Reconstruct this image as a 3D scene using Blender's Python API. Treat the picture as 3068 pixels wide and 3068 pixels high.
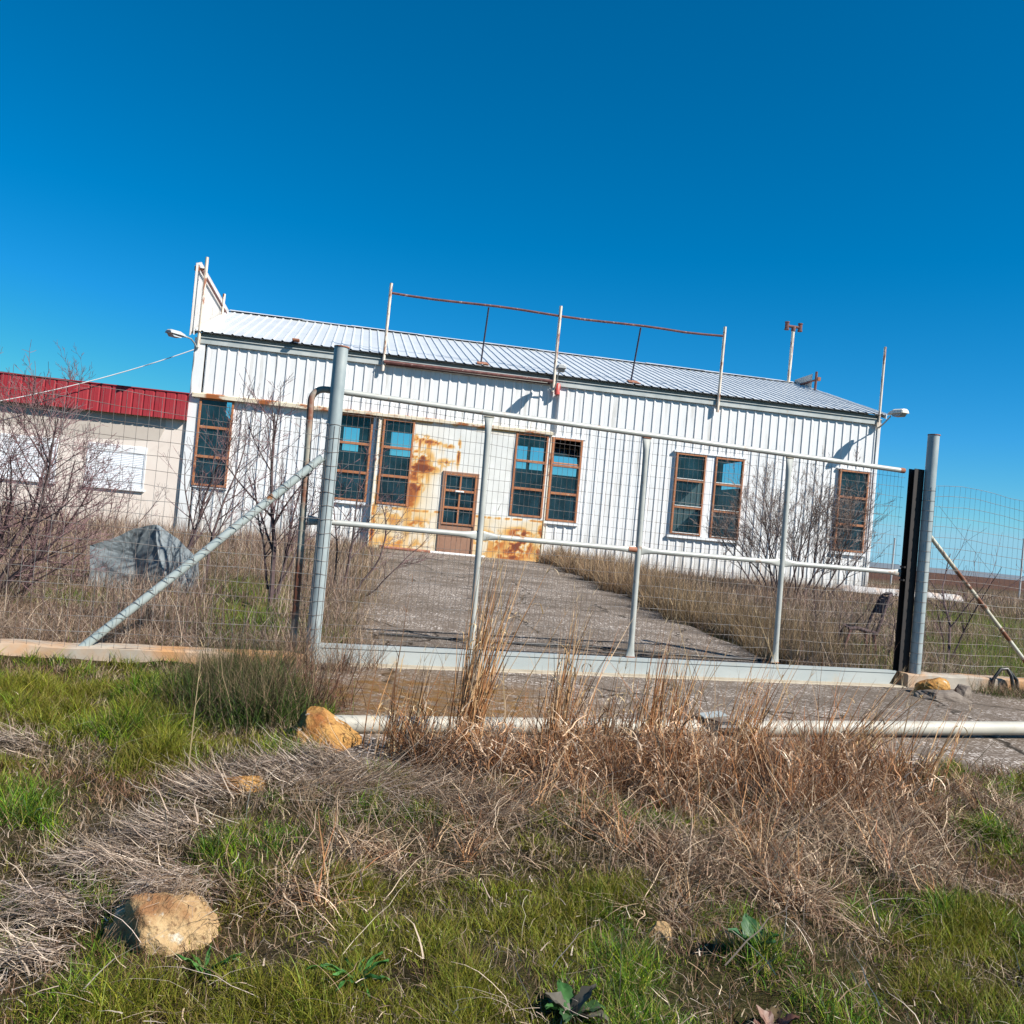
import bpy, math, random
import numpy as np
from mathutils import Vector, Matrix

for o in list(bpy.data.objects):
    bpy.data.objects.remove(o, do_unlink=True)
SC = bpy.context.scene
COL = SC.collection
R = math.radians

# ------------------------------------------------------------------ camera, sky, sun, exposure
EYE = 1.33
ROLL, PITCH = 0.09105, 0.02318
cam_d = bpy.data.cameras.new('camera')
cam_d.sensor_width = 36.0
cam_d.lens = 0.9188 * 36.0
cam_d.clip_start = 0.05
cam_d.clip_end = 6000
cam = bpy.data.objects.new('camera', cam_d)
COL.objects.link(cam)
SC.camera = cam
_f = Vector((0, math.cos(PITCH), math.sin(PITCH)))
_r = Vector((1, 0, 0))
_u = Vector((0, -math.sin(PITCH), math.cos(PITCH)))
_R = _r * math.cos(ROLL) + _u * math.sin(ROLL)
_U = -_r * math.sin(ROLL) + _u * math.cos(ROLL)
m = Matrix((_R, _U, -_f)).transposed().to_4x4()
m.translation = Vector((0, 0, EYE))
cam.matrix_world = m

SUN_AZ, SUN_EL = 117.0, 41.0
world = bpy.data.worlds.new('World')
SC.world = world
world.use_nodes = True
wn, wl = world.node_tree.nodes, world.node_tree.links
sky = wn.new('ShaderNodeTexSky')
sky.sky_type = 'NISHITA'
sky.sun_disc = False
sky.sun_elevation = R(SUN_EL)
sky.sun_rotation = R(SUN_AZ)
sky.ozone_density = 10
sky.air_density = 1.0
sky.dust_density = 0.0
sky.altitude = 2000
hs = wn.new('ShaderNodeHueSaturation')
hs.inputs['Saturation'].default_value = 1.22
wl.new(sky.outputs[0], hs.inputs['Color'])
hs.inputs['Hue'].default_value = 0.485
dk = wn.new('ShaderNodeMix'); dk.data_type = 'RGBA'; dk.blend_type = 'DARKEN'
dk.inputs[0].default_value = 1.0
dk.inputs[7].default_value = (2.2, 4.5, 5.8, 1)
wl.new(hs.outputs[0], dk.inputs[6])
wl.new(dk.outputs[2], wn['Background'].inputs[0])
wn['Background'].inputs[1].default_value = 0.077

sl = bpy.data.lights.new('sun', 'SUN')
sl.energy = 5.0
sl.angle = R(0.53)
sl.color = (1.0, 0.95, 0.87)
so = bpy.data.objects.new('sun', sl)
COL.objects.link(so)
to_sun = Vector((math.cos(R(SUN_EL)) * math.sin(R(SUN_AZ)), math.cos(R(SUN_EL)) * math.cos(R(SUN_AZ)), math.sin(R(SUN_EL))))
so.rotation_euler = (-to_sun).to_track_quat('-Z', 'Y').to_euler()
so.location = to_sun * 60

SC.view_settings.view_transform = 'Standard'
SC.view_settings.look = 'None'
SC.view_settings.gamma = 1
SC.view_settings.exposure = 0.82
SC.cycles.max_bounces = 8
SC.cycles.transparent_max_bounces = 12

# ------------------------------------------------------------------ frames of reference
G0 = np.array([-1.6763, 8.5])                       # foot of the left gate post
GYAW = math.atan2(0.33786, 0.94120)
GD = np.array([math.cos(GYAW), math.sin(GYAW)])
GN = np.array([-math.sin(GYAW), math.cos(GYAW)])
B0 = np.array([-8.374, 24.0])                       # left front corner of the warehouse
BYAW = math.atan2(0.17547, 0.98448)
BD = np.array([math.cos(BYAW), math.sin(BYAW)])
BN = np.array([-math.sin(BYAW), math.cos(BYAW)])

def ts(x, y):
    x = np.asarray(x, float) - G0[0]; y = np.asarray(y, float) - G0[1]
    return x * GD[0] + y * GD[1], x * GN[0] + y * GN[1]

def xy(t, s):
    return G0[0] + GD[0] * t + GN[0] * s, G0[1] + GD[1] * t + GN[1] * s

def smooth(a, b, x):
    t = np.clip((x - a) / (b - a), 0, 1)
    return t * t * (3 - 2 * t)

def vnoise(x, y, seed=0):
    x = np.asarray(x, float); y = np.asarray(y, float)
    xi = np.floor(x).astype(np.int64); yi = np.floor(y).astype(np.int64)
    fx = x - xi; fy = y - yi
    fx = fx * fx * (3 - 2 * fx); fy = fy * fy * (3 - 2 * fy)
    def h(a, b):
        n = (a * 374761393 + b * 668265263 + seed * 144665) & 0x7fffffff
        n = ((n ^ (n >> 13)) * 1274126177) & 0x7fffffff
        return ((n ^ (n >> 16)) & 0xffff) / 65535.0
    return (h(xi, yi) * (1 - fx) + h(xi + 1, yi) * fx) * (1 - fy) + (h(xi, yi + 1) * (1 - fx) + h(xi + 1, yi + 1) * fx) * fy

def fbm(x, y, seed=0, octv=4):
    a, s, v = 0.5, 1.0, 0
    for i in range(octv):
        v = v + a * vnoise(np.asarray(x) * s, np.asarray(y) * s, seed + i * 7); a *= 0.5; s *= 2.03
    return v / (1 - 0.5 ** octv)

def gz0(x, y):
    t, s = ts(x, y)
    z = 0.63 * np.clip((s - 0.5) / 12.5, 0, 1)
    z = z - .10 * smooth(-.6, -1.6, t) * smooth(.0, -.25, s)
    return z - 0.16 * smooth(2.4, 5.2, -s)

def drive_edges(s):
    return np.where(s < 0.2, -0.35, 0.3 + 0.205 * s), np.where(s < 0.2, 14.0, 5.7 + 0.165 * s)

def gz(x, y):
    t, s = ts(x, y)
    lo, hi = drive_edges(s)
    near = 1 - smooth(18, 40, np.hypot(x, y))
    paved = smooth(-0.3, 0.25, t - lo) * smooth(-0.3, 0.25, hi - t) * smooth(-3.95, -3.5, s) * (1 - smooth(15.0, 16.5, s))
    b = (fbm(np.asarray(x) * 1.7, np.asarray(y) * 1.7, 3, 3) - 0.5) * 0.13 * near * (1 - paved)
    return gz0(x, y) + b

# ------------------------------------------------------------------ object helpers
def put(o, parent=None):
    COL.objects.link(o)
    if parent is not None:
        o.parent = parent
    return o

def tag(o, label=None, cat=None, group=None, kind=None):
    if label: o['label'] = label
    if cat: o['category'] = cat
    if group: o['group'] = group
    if kind: o['kind'] = kind
    return o

def thing(name, label, cat, loc=(0, 0, 0), rz=0, group=None):
    o = bpy.data.objects.new(name, None)
    o.empty_display_size = 0.1
    o.location = loc; o.rotation_euler = (0, 0, rz)
    COL.objects.link(o)
    return tag(o, label, cat, group)

class MB:
    def __init__(self):
        self.v = []; self.f = []
    def add(self, vs, fs):
        n = len(self.v)
        self.v.extend([tuple(p) for p in vs])
        self.f.extend([tuple(i + n for i in f) for f in fs])
        return self
    def quad(self, a, b, c, d):
        return self.add([a, b, c, d], [(0, 1, 2, 3)])
    def box(self, x0, x1, y0, y1, z0, z1):
        vs = [(x, y, z) for z in (z0, z1) for y in (y0, y1) for x in (x0, x1)]
        return self.add(vs, [(0, 2, 3, 1), (4, 5, 7, 6), (0, 1, 5, 4), (2, 6, 7, 3), (0, 4, 6, 2), (1, 3, 7, 5)])
    def bbox(self, x0, x1, y0, y1, z0, z1, b=0.006):
        """box with chamfered edges"""
        b = min(b, (x1 - x0) * .45, (y1 - y0) * .45, (z1 - z0) * .45)
        vs = []
        for sx, X, ix in ((-1, x0, b), (1, x1, -b)):
            for sy, Y, iy in ((-1, y0, b), (1, y1, -b)):
                for sz, Z, iz in ((-1, z0, b), (1, z1, -b)):
                    vs += [(X, Y + iy, Z + iz), (X + ix, Y, Z + iz), (X + ix, Y + iy, Z)]
        def I(a, bb, c, k): return ((a * 2 + bb) * 2 + c) * 3 + k
        fs = [(I(0,0,0,0), I(0,0,1,0), I(0,1,1,0), I(0,1,0,0)), (I(1,0,0,0), I(1,1,0,0), I(1,1,1,0), I(1,0,1,0)),
              (I(0,0,0,1), I(1,0,0,1), I(1,0,1,1), I(0,0,1,1)), (I(0,1,0,1), I(0,1,1,1), I(1,1,1,1), I(1,1,0,1)),
              (I(0,0,0,2), I(0,1,0,2), I(1,1,0,2), I(1,0,0,2)), (I(0,0,1,2), I(1,0,1,2), I(1,1,1,2), I(0,1,1,2))]
        for a in (0, 1):
            for c in (0, 1):
                fs.append((I(a,0,c,0), I(a,1,c,0), I(a,1,c,2), I(a,0,c,2)))
                fs.append((I(0,a,c,1), I(1,a,c,1), I(1,a,c,2), I(0,a,c,2)))
                fs.append((I(a,c,0,0), I(a,c,1,0), I(a,c,1,1), I(a,c,0,1)))
        for a in (0, 1):
            for c in (0, 1):
                for d in (0, 1):
                    fs.append((I(a,c,d,0), I(a,c,d,1), I(a,c,d,2)))
        return self.add(vs, fs)
    def prism(self, poly, d0, d1, fn):
        """poly: 2D outline, fn(u, v, depth) -> 3D point"""
        n = len(poly)
        vs = [fn(u, v, d0) for u, v in poly] + [fn(u, v, d1) for u, v in poly]
        fs = [tuple(range(n))[::-1], tuple(range(n, 2 * n))]
        fs += [(i, (i + 1) % n, (i + 1) % n + n, i + n) for i in range(n)]
        return self.add(vs, fs)
    def tube(self, pts, r, n=8, cap=True, flat=None, up=(0, 0, 1)):
        P = [Vector(p) for p in pts]
        k = len(P)
        rs = r if isinstance(r, (list, tuple, np.ndarray)) else [r] * k
        vs = []
        nrm = None
        for i in range(k):
            t = (P[min(i + 1, k - 1)] - P[max(i - 1, 0)])
            if t.length < 1e-9: t = Vector((0, 0, 1))
            t.normalize()
            if nrm is None:
                u = Vector(up)
                if abs(u.dot(t)) > 0.95: u = Vector((0, 1, 0)) if abs(t.y) < .9 else Vector((1, 0, 0))
                nrm = (u - t * u.dot(t)).normalized()
            else:
                nrm = nrm - t * nrm.dot(t)
                nrm.normalize()
            b = t.cross(nrm)
            fu, fb = flat[i] if flat else (1, 1)
            for j in range(n):
                a = 2 * math.pi * j / n
                vs.append(P[i] + (nrm * (math.cos(a) * fu) + b * (math.sin(a) * fb)) * rs[i])
        fs = []
        for i in range(k - 1):
            for j in range(n):
                a, c = i * n + j, i * n + (j + 1) % n
                fs.append((a, c, c + n, a + n))
        if cap:
            fs.append(tuple(range(n))[::-1]); fs.append(tuple((k - 1) * n + j for j in range(n)))
        return self.add(vs, fs)
    def build(self, name, mat, parent=None, smooth_=False, loc=(0, 0, 0), rz=0):
        me = bpy.data.meshes.new(name)
        me.from_pydata([tuple(p) for p in self.v], [], self.f)
        me.materials.append(mat)
        if smooth_:
            me.polygons.foreach_set('use_smooth', [True] * len(me.polygons))
            try: me.set_sharp_from_angle(angle=R(40))
            except Exception: pass
        me.update()
        o = bpy.data.objects.new(name, me)
        o.location = loc; o.rotation_euler = (0, 0, rz)
        return put(o, parent)

def np_mesh(name, V, F, mat, parent=None, col=None, smooth_=False, attr=None):
    """V (N,3), F (M,4) or (M,3) arrays"""
    me = bpy.data.meshes.new(name)
    V = np.ascontiguousarray(V, dtype=np.float32); F = np.ascontiguousarray(F, dtype=np.int32)
    k = F.shape[1]
    me.vertices.add(len(V)); me.vertices.foreach_set('co', V.ravel())
    me.loops.add(F.size); me.loops.foreach_set('vertex_index', F.ravel())
    me.polygons.add(len(F))
    me.polygons.foreach_set('loop_start', np.arange(0, F.size, k, dtype=np.int32))
    me.polygons.foreach_set('loop_total', np.full(len(F), k, dtype=np.int32))
    if smooth_: me.polygons.foreach_set('use_smooth', np.ones(len(F), dtype=bool))
    me.update(calc_edges=True)
    if col is not None:
        a = me.color_attributes.new('Col', 'FLOAT_COLOR', 'POINT')
        c = np.ones((len(V), 4), dtype=np.float32); c[:, :3] = col
        a.data.foreach_set('color', c.ravel())
    for nm, vals in (attr or {}).items():
        a = me.attributes.new(nm, 'FLOAT', 'POINT')
        a.data.foreach_set('value', np.ascontiguousarray(vals, dtype=np.float32).ravel())
    me.materials.append(mat)
    o = bpy.data.objects.new(name, me)
    return put(o, parent)

# ------------------------------------------------------------------ materials
def new_mat(name):
    mt = bpy.data.materials.new(name); mt.use_nodes = True
    nt = mt.node_tree
    b = nt.nodes['Principled BSDF']
    return mt, nt, b

def noise_fac(nt, scale, lo, hi, detail=6, rough=0.6, stretch=None, coord='Object', seed=0):
    tc = nt.nodes.new('ShaderNodeTexCoord')
    mp = nt.nodes.new('ShaderNodeMapping')
    mp.inputs['Location'].default_value = (seed * 3.7, seed * 1.3, seed * 5.1)
    if stretch: mp.inputs['Scale'].default_value = stretch
    nt.links.new(tc.outputs[coord], mp.inputs[0])
    n = nt.nodes.new('ShaderNodeTexNoise')
    n.inputs['Scale'].default_value = scale; n.inputs['Detail'].default_value = detail
    n.inputs['Roughness'].default_value = rough
    nt.links.new(mp.outputs[0], n.inputs['Vector'])
    r = nt.nodes.new('ShaderNodeMapRange')
    r.inputs[1].default_value = lo; r.inputs[2].default_value = hi
    nt.links.new(n.outputs['Fac'], r.inputs[0])
    return r.outputs[0], n.outputs['Fac']

def mix(nt, fac, a, b):
    mx = nt.nodes.new('ShaderNodeMix'); mx.data_type = 'RGBA'
    for sock, val in ((mx.inputs[0], fac), (mx.inputs[6], a), (mx.inputs[7], b)):
        if hasattr(val, 'links'): nt.links.new(val, sock)
        elif isinstance(val, (int, float)): sock.default_value = val
        else: sock.default_value = (*val, 1)
    return mx.outputs[2]

def bump(nt, b, h, strength=0.3, dist=0.01):
    bp = nt.nodes.new('ShaderNodeBump')
    bp.inputs['Strength'].default_value = strength; bp.inputs['Distance'].default_value = dist
    nt.links.new(h, bp.inputs['Height']); nt.links.new(bp.outputs[0], b.inputs['Normal'])

def rock_mat(name, c1, c2, c3, dark):
    mt, nt, b = new_mat(name)
    f, _ = noise_fac(nt, 9, .3, .7)
    c = mix(nt, f, c1, c2)
    f, _ = noise_fac(nt, 5, .50, .64, seed=3)
    c = mix(nt, f, c, c3)
    f, r2_ = noise_fac(nt, 38, .56, .68, detail=8, seed=5)
    c = mix(nt, f, c, dark)
    f, _ = noise_fac(nt, 12, .60, .68, seed=8)
    c = mix(nt, f, c, (.50, .46, .38))
    nt.links.new(c, b.inputs['Base Color'])
    b.inputs['Roughness'].default_value = .95; b.inputs['Specular IOR Level'].default_value = .15
    bump(nt, b, r2_, 1.0, .02)
    return mt

def mat2(name, c1, c2, scale=3, lo=.35, hi=.65, rough=.6, metal=0, spec=.5, bmp=0, c3=None, s3=8, lo3=.55, hi3=.62, stretch=None, seed=0, st3=None):
    mt, nt, b = new_mat(name)
    f, raw = noise_fac(nt, scale, lo, hi, stretch=stretch, seed=seed)
    c = mix(nt, f, c1, c2)
    if c3 is not None:
        f3, _ = noise_fac(nt, s3, lo3, hi3, stretch=st3, seed=seed + 2)
        c = mix(nt, f3, c, c3)
    nt.links.new(c, b.inputs['Base Color'])
    b.inputs['Roughness'].default_value = rough; b.inputs['Metallic'].default_value = metal
    b.inputs['Specular IOR Level'].default_value = spec
    if bmp: bump(nt, b, raw, bmp)
    return mt

def mat_attr(name, rough=.7, trans=0.0, spec=.3, nz=None):
    """colour comes from the vertex attribute; thin leaves also let light through"""
    mt, nt, b = new_mat(name)
    a = nt.nodes.new('ShaderNodeAttribute'); a.attribute_name = 'Col'
    c = a.outputs['Color']
    if nz:
        f, _ = noise_fac(nt, nz[0], .3, .7)
        c = mix(nt, f, c, nz[1]) if len(nz) < 3 else c
    nt.links.new(c, b.inputs['Base Color'])
    b.inputs['Roughness'].default_value = rough; b.inputs['Specular IOR Level'].default_value = spec
    if trans > 0:
        t = nt.nodes.new('ShaderNodeBsdfTranslucent'); nt.links.new(c, t.inputs['Color'])
        ms = nt.nodes.new('ShaderNodeMixShader'); ms.inputs[0].default_value = trans
        nt.links.new(b.outputs[0], ms.inputs[1]); nt.links.new(t.outputs[0], ms.inputs[2])
        nt.links.new(ms.outputs[0], nt.nodes['Material Output'].inputs[0])
    return mt

M = {}
def mat_wall():
    mt, nt, b = new_mat('white_wall_sheet')
    f, _ = noise_fac(nt, 1.1, .35, .65)
    c = mix(nt, f, (.66, .665, .665), (.72, .72, .715))
    f, _ = noise_fac(nt, 2.2, .55, .82, stretch=(2.6, 2.6, .3), seed=2)
    c = mix(nt, f, c, (.42, .395, .35))
    tc = nt.nodes.new('ShaderNodeTexCoord')
    sp = nt.nodes.new('ShaderNodeSeparateXYZ'); nt.links.new(tc.outputs['Object'], sp.inputs[0])
    z1 = nt.nodes.new('ShaderNodeMapRange'); z1.inputs[1].default_value = 1.5; z1.inputs[2].default_value = .5
    nt.links.new(sp.outputs[2], z1.inputs[0])
    f, _ = noise_fac(nt, 5, .35, .7, stretch=(1, 1, .5), seed=6)
    mu = nt.nodes.new('ShaderNodeMath'); mu.operation = 'MULTIPLY'
    nt.links.new(z1.outputs[0], mu.inputs[0]); nt.links.new(f, mu.inputs[1])
    c = mix(nt, mu.outputs[0], c, (.33, .28, .225))
    f, _ = noise_fac(nt, 1.0, .70, .76, stretch=(9, 9, .28), seed=12, detail=3)
    c = mix(nt, f, c, (.38, .20, .09))
    nt.links.new(c, b.inputs['Base Color']); b.inputs['Roughness'].default_value = .4; b.inputs['Specular IOR Level'].default_value = .4
    return mt
M['sheet'] = mat_wall()
M['sign_sheet'] = mat2('sign_sheet', (.44, .42, .40), (.50, .485, .465), 1.4, rough=.6, c3=(.36, .30, .25), s3=3, lo3=.58, hi3=.75)
M['roof'] = mat2('white_roof', (.53, .55, .56), (.60, .62, .625), .8, rough=.3, spec=.5, c3=(.52, .53, .52), s3=1.3, lo3=.58, hi3=.8, st3=(1, .2, 1))
M['band'] = mat2('zinc_band', (.34, .37, .36), (.48, .50, .48), 2.4, rough=.45, c3=(.34, .27, .19), s3=3.5, lo3=.6, hi3=.75)
M['dark_gap'] = mat2('dark_soffit', (.12, .145, .145), (.17, .195, .19), 3, rough=.9)
M['rust_trim'] = mat2('rusty_cream_trim', (.62, .53, .38), (.70, .63, .50), 2.5, rough=.6, c3=(.30, .09, .02), s3=1.7, lo3=.52, hi3=.62, st3=(1, 1, 2.5))
M['rust'] = mat2('rust', (.20, .065, .03), (.34, .15, .09), 7, rough=.85, c3=(.50, .38, .30), s3=9, lo3=.58, hi3=.66)
M['rust_red'] = mat2('red_rust', (.085, .032, .030), (.17, .070, .060), 9, rough=.85, bmp=.2, c3=(.34, .25, .21), s3=12, lo3=.6, hi3=.68)
M['cream_pole'] = mat2('cream_pole', (.58, .50, .40), (.64, .58, .50), 4, rough=.6, c3=(.27, .10, .05), s3=4.5, lo3=.53, hi3=.6, st3=(3, 3, .7))
M['blue_strut'] = mat2('dark_strut', (.02, .025, .06), (.05, .04, .05), 5, rough=.6)
M['frame'] = mat2('brown_frame', (.30, .105, .042), (.38, .155, .065), 4, rough=.65, c3=(.45, .33, .23), s3=11, lo3=.60, hi3=.72, stretch=(1, 1, .4))
M['door_brown'] = mat2('door_brown', (.25, .13, .08), (.30, .165, .105), 3, rough=.6)
M['galv'] = mat2('galvanised_steel', (.24, .285, .295), (.33, .375, .375), 9, rough=.5, metal=.15, spec=.5, c3=(.38, .41, .40), s3=3.5, lo3=.5, hi3=.75, stretch=(1, 1, .5))
M['galv_rail'] = mat2('weathered_rail', (.33, .34, .32), (.42, .425, .39), 6, rough=.5, metal=.1, c3=(.25, .13, .07), s3=5, lo3=.62, hi3=.70)
M['beam'] = mat2('grey_beam', (.29, .325, .325), (.36, .385, .375), 2.2, rough=.5, c3=(.37, .33, .26), s3=2.4, lo3=.6, hi3=.75, stretch=(.5, 1, 2))
M['dark_channel'] = mat2('dark_channel', (.012, .010, .010), (.022, .016, .014), 6, rough=.7)
M['elbow'] = mat2('rusty_pipe', (.30, .28, .22), (.36, .34, .28), 3, rough=.6, c3=(.20, .07, .035), s3=2.0, lo3=.44, hi3=.56)
M['wire'] = mat2('fence_wire', (.14, .10, .08), (.26, .25, .24), 3, rough=.6, metal=.3)
M['brace_l'] = mat2('pale_brace', (.32, .375, .365), (.40, .44, .42), 5, rough=.55, c3=(.26, .11, .04), s3=3.5, lo3=.64, hi3=.68)
M['brace_r'] = mat2('rusty_brace', (.46, .47, .40), (.38, .33, .24), 4, rough=.65, c3=(.15, .055, .025), s3=2.6, lo3=.52, hi3=.58)
M['boom'] = mat2('beige_pipe', (.36, .345, .295), (.43, .405, .345), 3, rough=.55, spec=.4, c3=(.36, .30, .22), s3=5, lo3=.6, hi3=.75)
M['concrete'] = mat2('concrete', (.27, .24, .20), (.36, .32, .265), 5, rough=.9, bmp=.4, c3=(.38, .20, .085), s3=1.5, lo3=.40, hi3=.60)
M['sill'] = mat2('sill_concrete', (.30, .25, .18), (.38, .33, .255), 6, rough=.9, bmp=.3)
M['plaster'] = mat2('cream_plaster', (.66, .57, .50), (.70, .62, .55), 1.4, rough=.9, c3=(.52, .44, .38), s3=2.0, lo3=.6, hi3=.8)
M['plaster_band'] = mat2('darker_plaster', (.44, .385, .33), (.49, .43, .37), 1.5, rough=.9)
M['red'] = mat2('red_sheet', (.26, .020, .028), (.32, .031, .037), 1.3, rough=.5, spec=.3, c3=(.24, .045, .05), s3=4, lo3=.5, hi3=.8)
M['shutter'] = mat2('white_shutter', (.74, .76, .79), (.79, .80, .82), 2, rough=.5)
M['white_frame'] = mat2('white_frame', (.70, .71, .72), (.76, .77, .78), 4, rough=.5)
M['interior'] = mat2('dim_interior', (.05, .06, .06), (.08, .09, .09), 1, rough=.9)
M['lamp_grey'] = mat2('lamp_housing', (.36, .37, .37), (.44, .45, .45), 6, rough=.5)
M['lamp_pale'] = mat2('pale_lamp_housing', (.62, .60, .53), (.70, .68, .62), 6, rough=.5)
M['lens'] = mat2('lamp_lens', (.28, .31, .33), (.36, .39, .41), 8, rough=.15)
M['alarm'] = mat2('red_alarm', (.50, .06, .05), (.55, .09, .07), 4, rough=.4)
M['cable'] = mat2('pale_cable', (.62, .60, .58), (.72, .70, .68), 4, rough=.6)
M['hose'] = mat2('black_hose', (.012, .012, .013), (.025, .024, .022), 6, rough=.5)
M['bark'] = mat2('dark_bark', (.055, .032, .035), (.12, .08, .075), 12, rough=.9, bmp=.3)
M['twig'] = mat2('purple_twig', (.095, .045, .050), (.18, .105, .105), 5, rough=.85)
M['grey_twig'] = mat2('grey_twig', (.14, .095, .08), (.24, .18, .15), 5, rough=.85)
M['weed_stem'] = mat2('weed_stem', (.09, .05, .035), (.17, .11, .07), 6, rough=.9)
M['rock_o'] = rock_mat('ochre_rock', (.34, .16, .042), (.45, .26, .09), (.24, .09, .03), (.14, .06, .025))
M['rock_p'] = rock_mat('pale_rock', (.33, .20, .09), (.46, .33, .18), (.24, .12, .055), (.15, .085, .045))
M['slab'] = mat2('broken_slab', (.085, .066, .053), (.20, .165, .135), 9, rough=.95, bmp=.6)
M['scrap'] = mat2('scrap_sheet', (.13, .155, .17), (.21, .24, .255), 3.2, rough=.7, metal=.0, c3=(.02, .03, .04), s3=3.0, lo3=.56, hi3=.66)
M['debris'] = mat2('white_debris', (.34, .32, .31), (.50, .49, .48), 3, rough=.6, c3=(.5, .38, .3), s3=2, lo3=.5, hi3=.6)
M['post_grey'] = mat2('field_post', (.36, .37, .38), (.46, .47, .48), 4, rough=.8)
M['grass'] = mat_attr('grass_blades', .55, .35)
M['straw'] = mat_attr('straw_blades', .7, .22)
M['leaf'] = mat_attr('leaf', .5, .2)
M['seal'] = mat2('glazing_white', (.68, .67, .64), (.72, .72, .70), 4, rough=.6)

def mat_glass(name, tint, dust):
    mt, nt, b = new_mat(name)
    nt.nodes.remove(b)
    tr = nt.nodes.new('ShaderNodeBsdfTransparent'); tr.inputs[0].default_value = (*tint, 1)
    gl = nt.nodes.new('ShaderNodeBsdfGlossy'); gl.inputs['Roughness'].default_value = .03
    df = nt.nodes.new('ShaderNodeBsdfDiffuse'); df.inputs[0].default_value = (.085, .25, .34, 1)
    fr = nt.nodes.new('ShaderNodeFresnel'); fr.inputs[0].default_value = 1.5
    f, _ = noise_fac(nt, 2.2, .35, .75)
    mu = nt.nodes.new('ShaderNodeMath'); mu.operation = 'MULTIPLY_ADD'
    mu.inputs[1].default_value = dust; mu.inputs[2].default_value = dust * .35
    nt.links.new(f, mu.inputs[0])
    m1 = nt.nodes.new('ShaderNodeMixShader'); nt.links.new(mu.outputs[0], m1.inputs[0])
    nt.links.new(tr.outputs[0], m1.inputs[1]); nt.links.new(df.outputs[0], m1.inputs[2])
    m2 = nt.nodes.new('ShaderNodeMixShader'); nt.links.new(fr.outputs[0], m2.inputs[0])
    nt.links.new(m1.outputs[0], m2.inputs[1]); nt.links.new(gl.outputs[0], m2.inputs[2])
    nt.links.new(m2.outputs[0], nt.nodes['Material Output'].inputs[0])
    return mt
M['glass'] = mat_glass('dusty_glass', (.62, .82, .86), .15)

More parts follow.
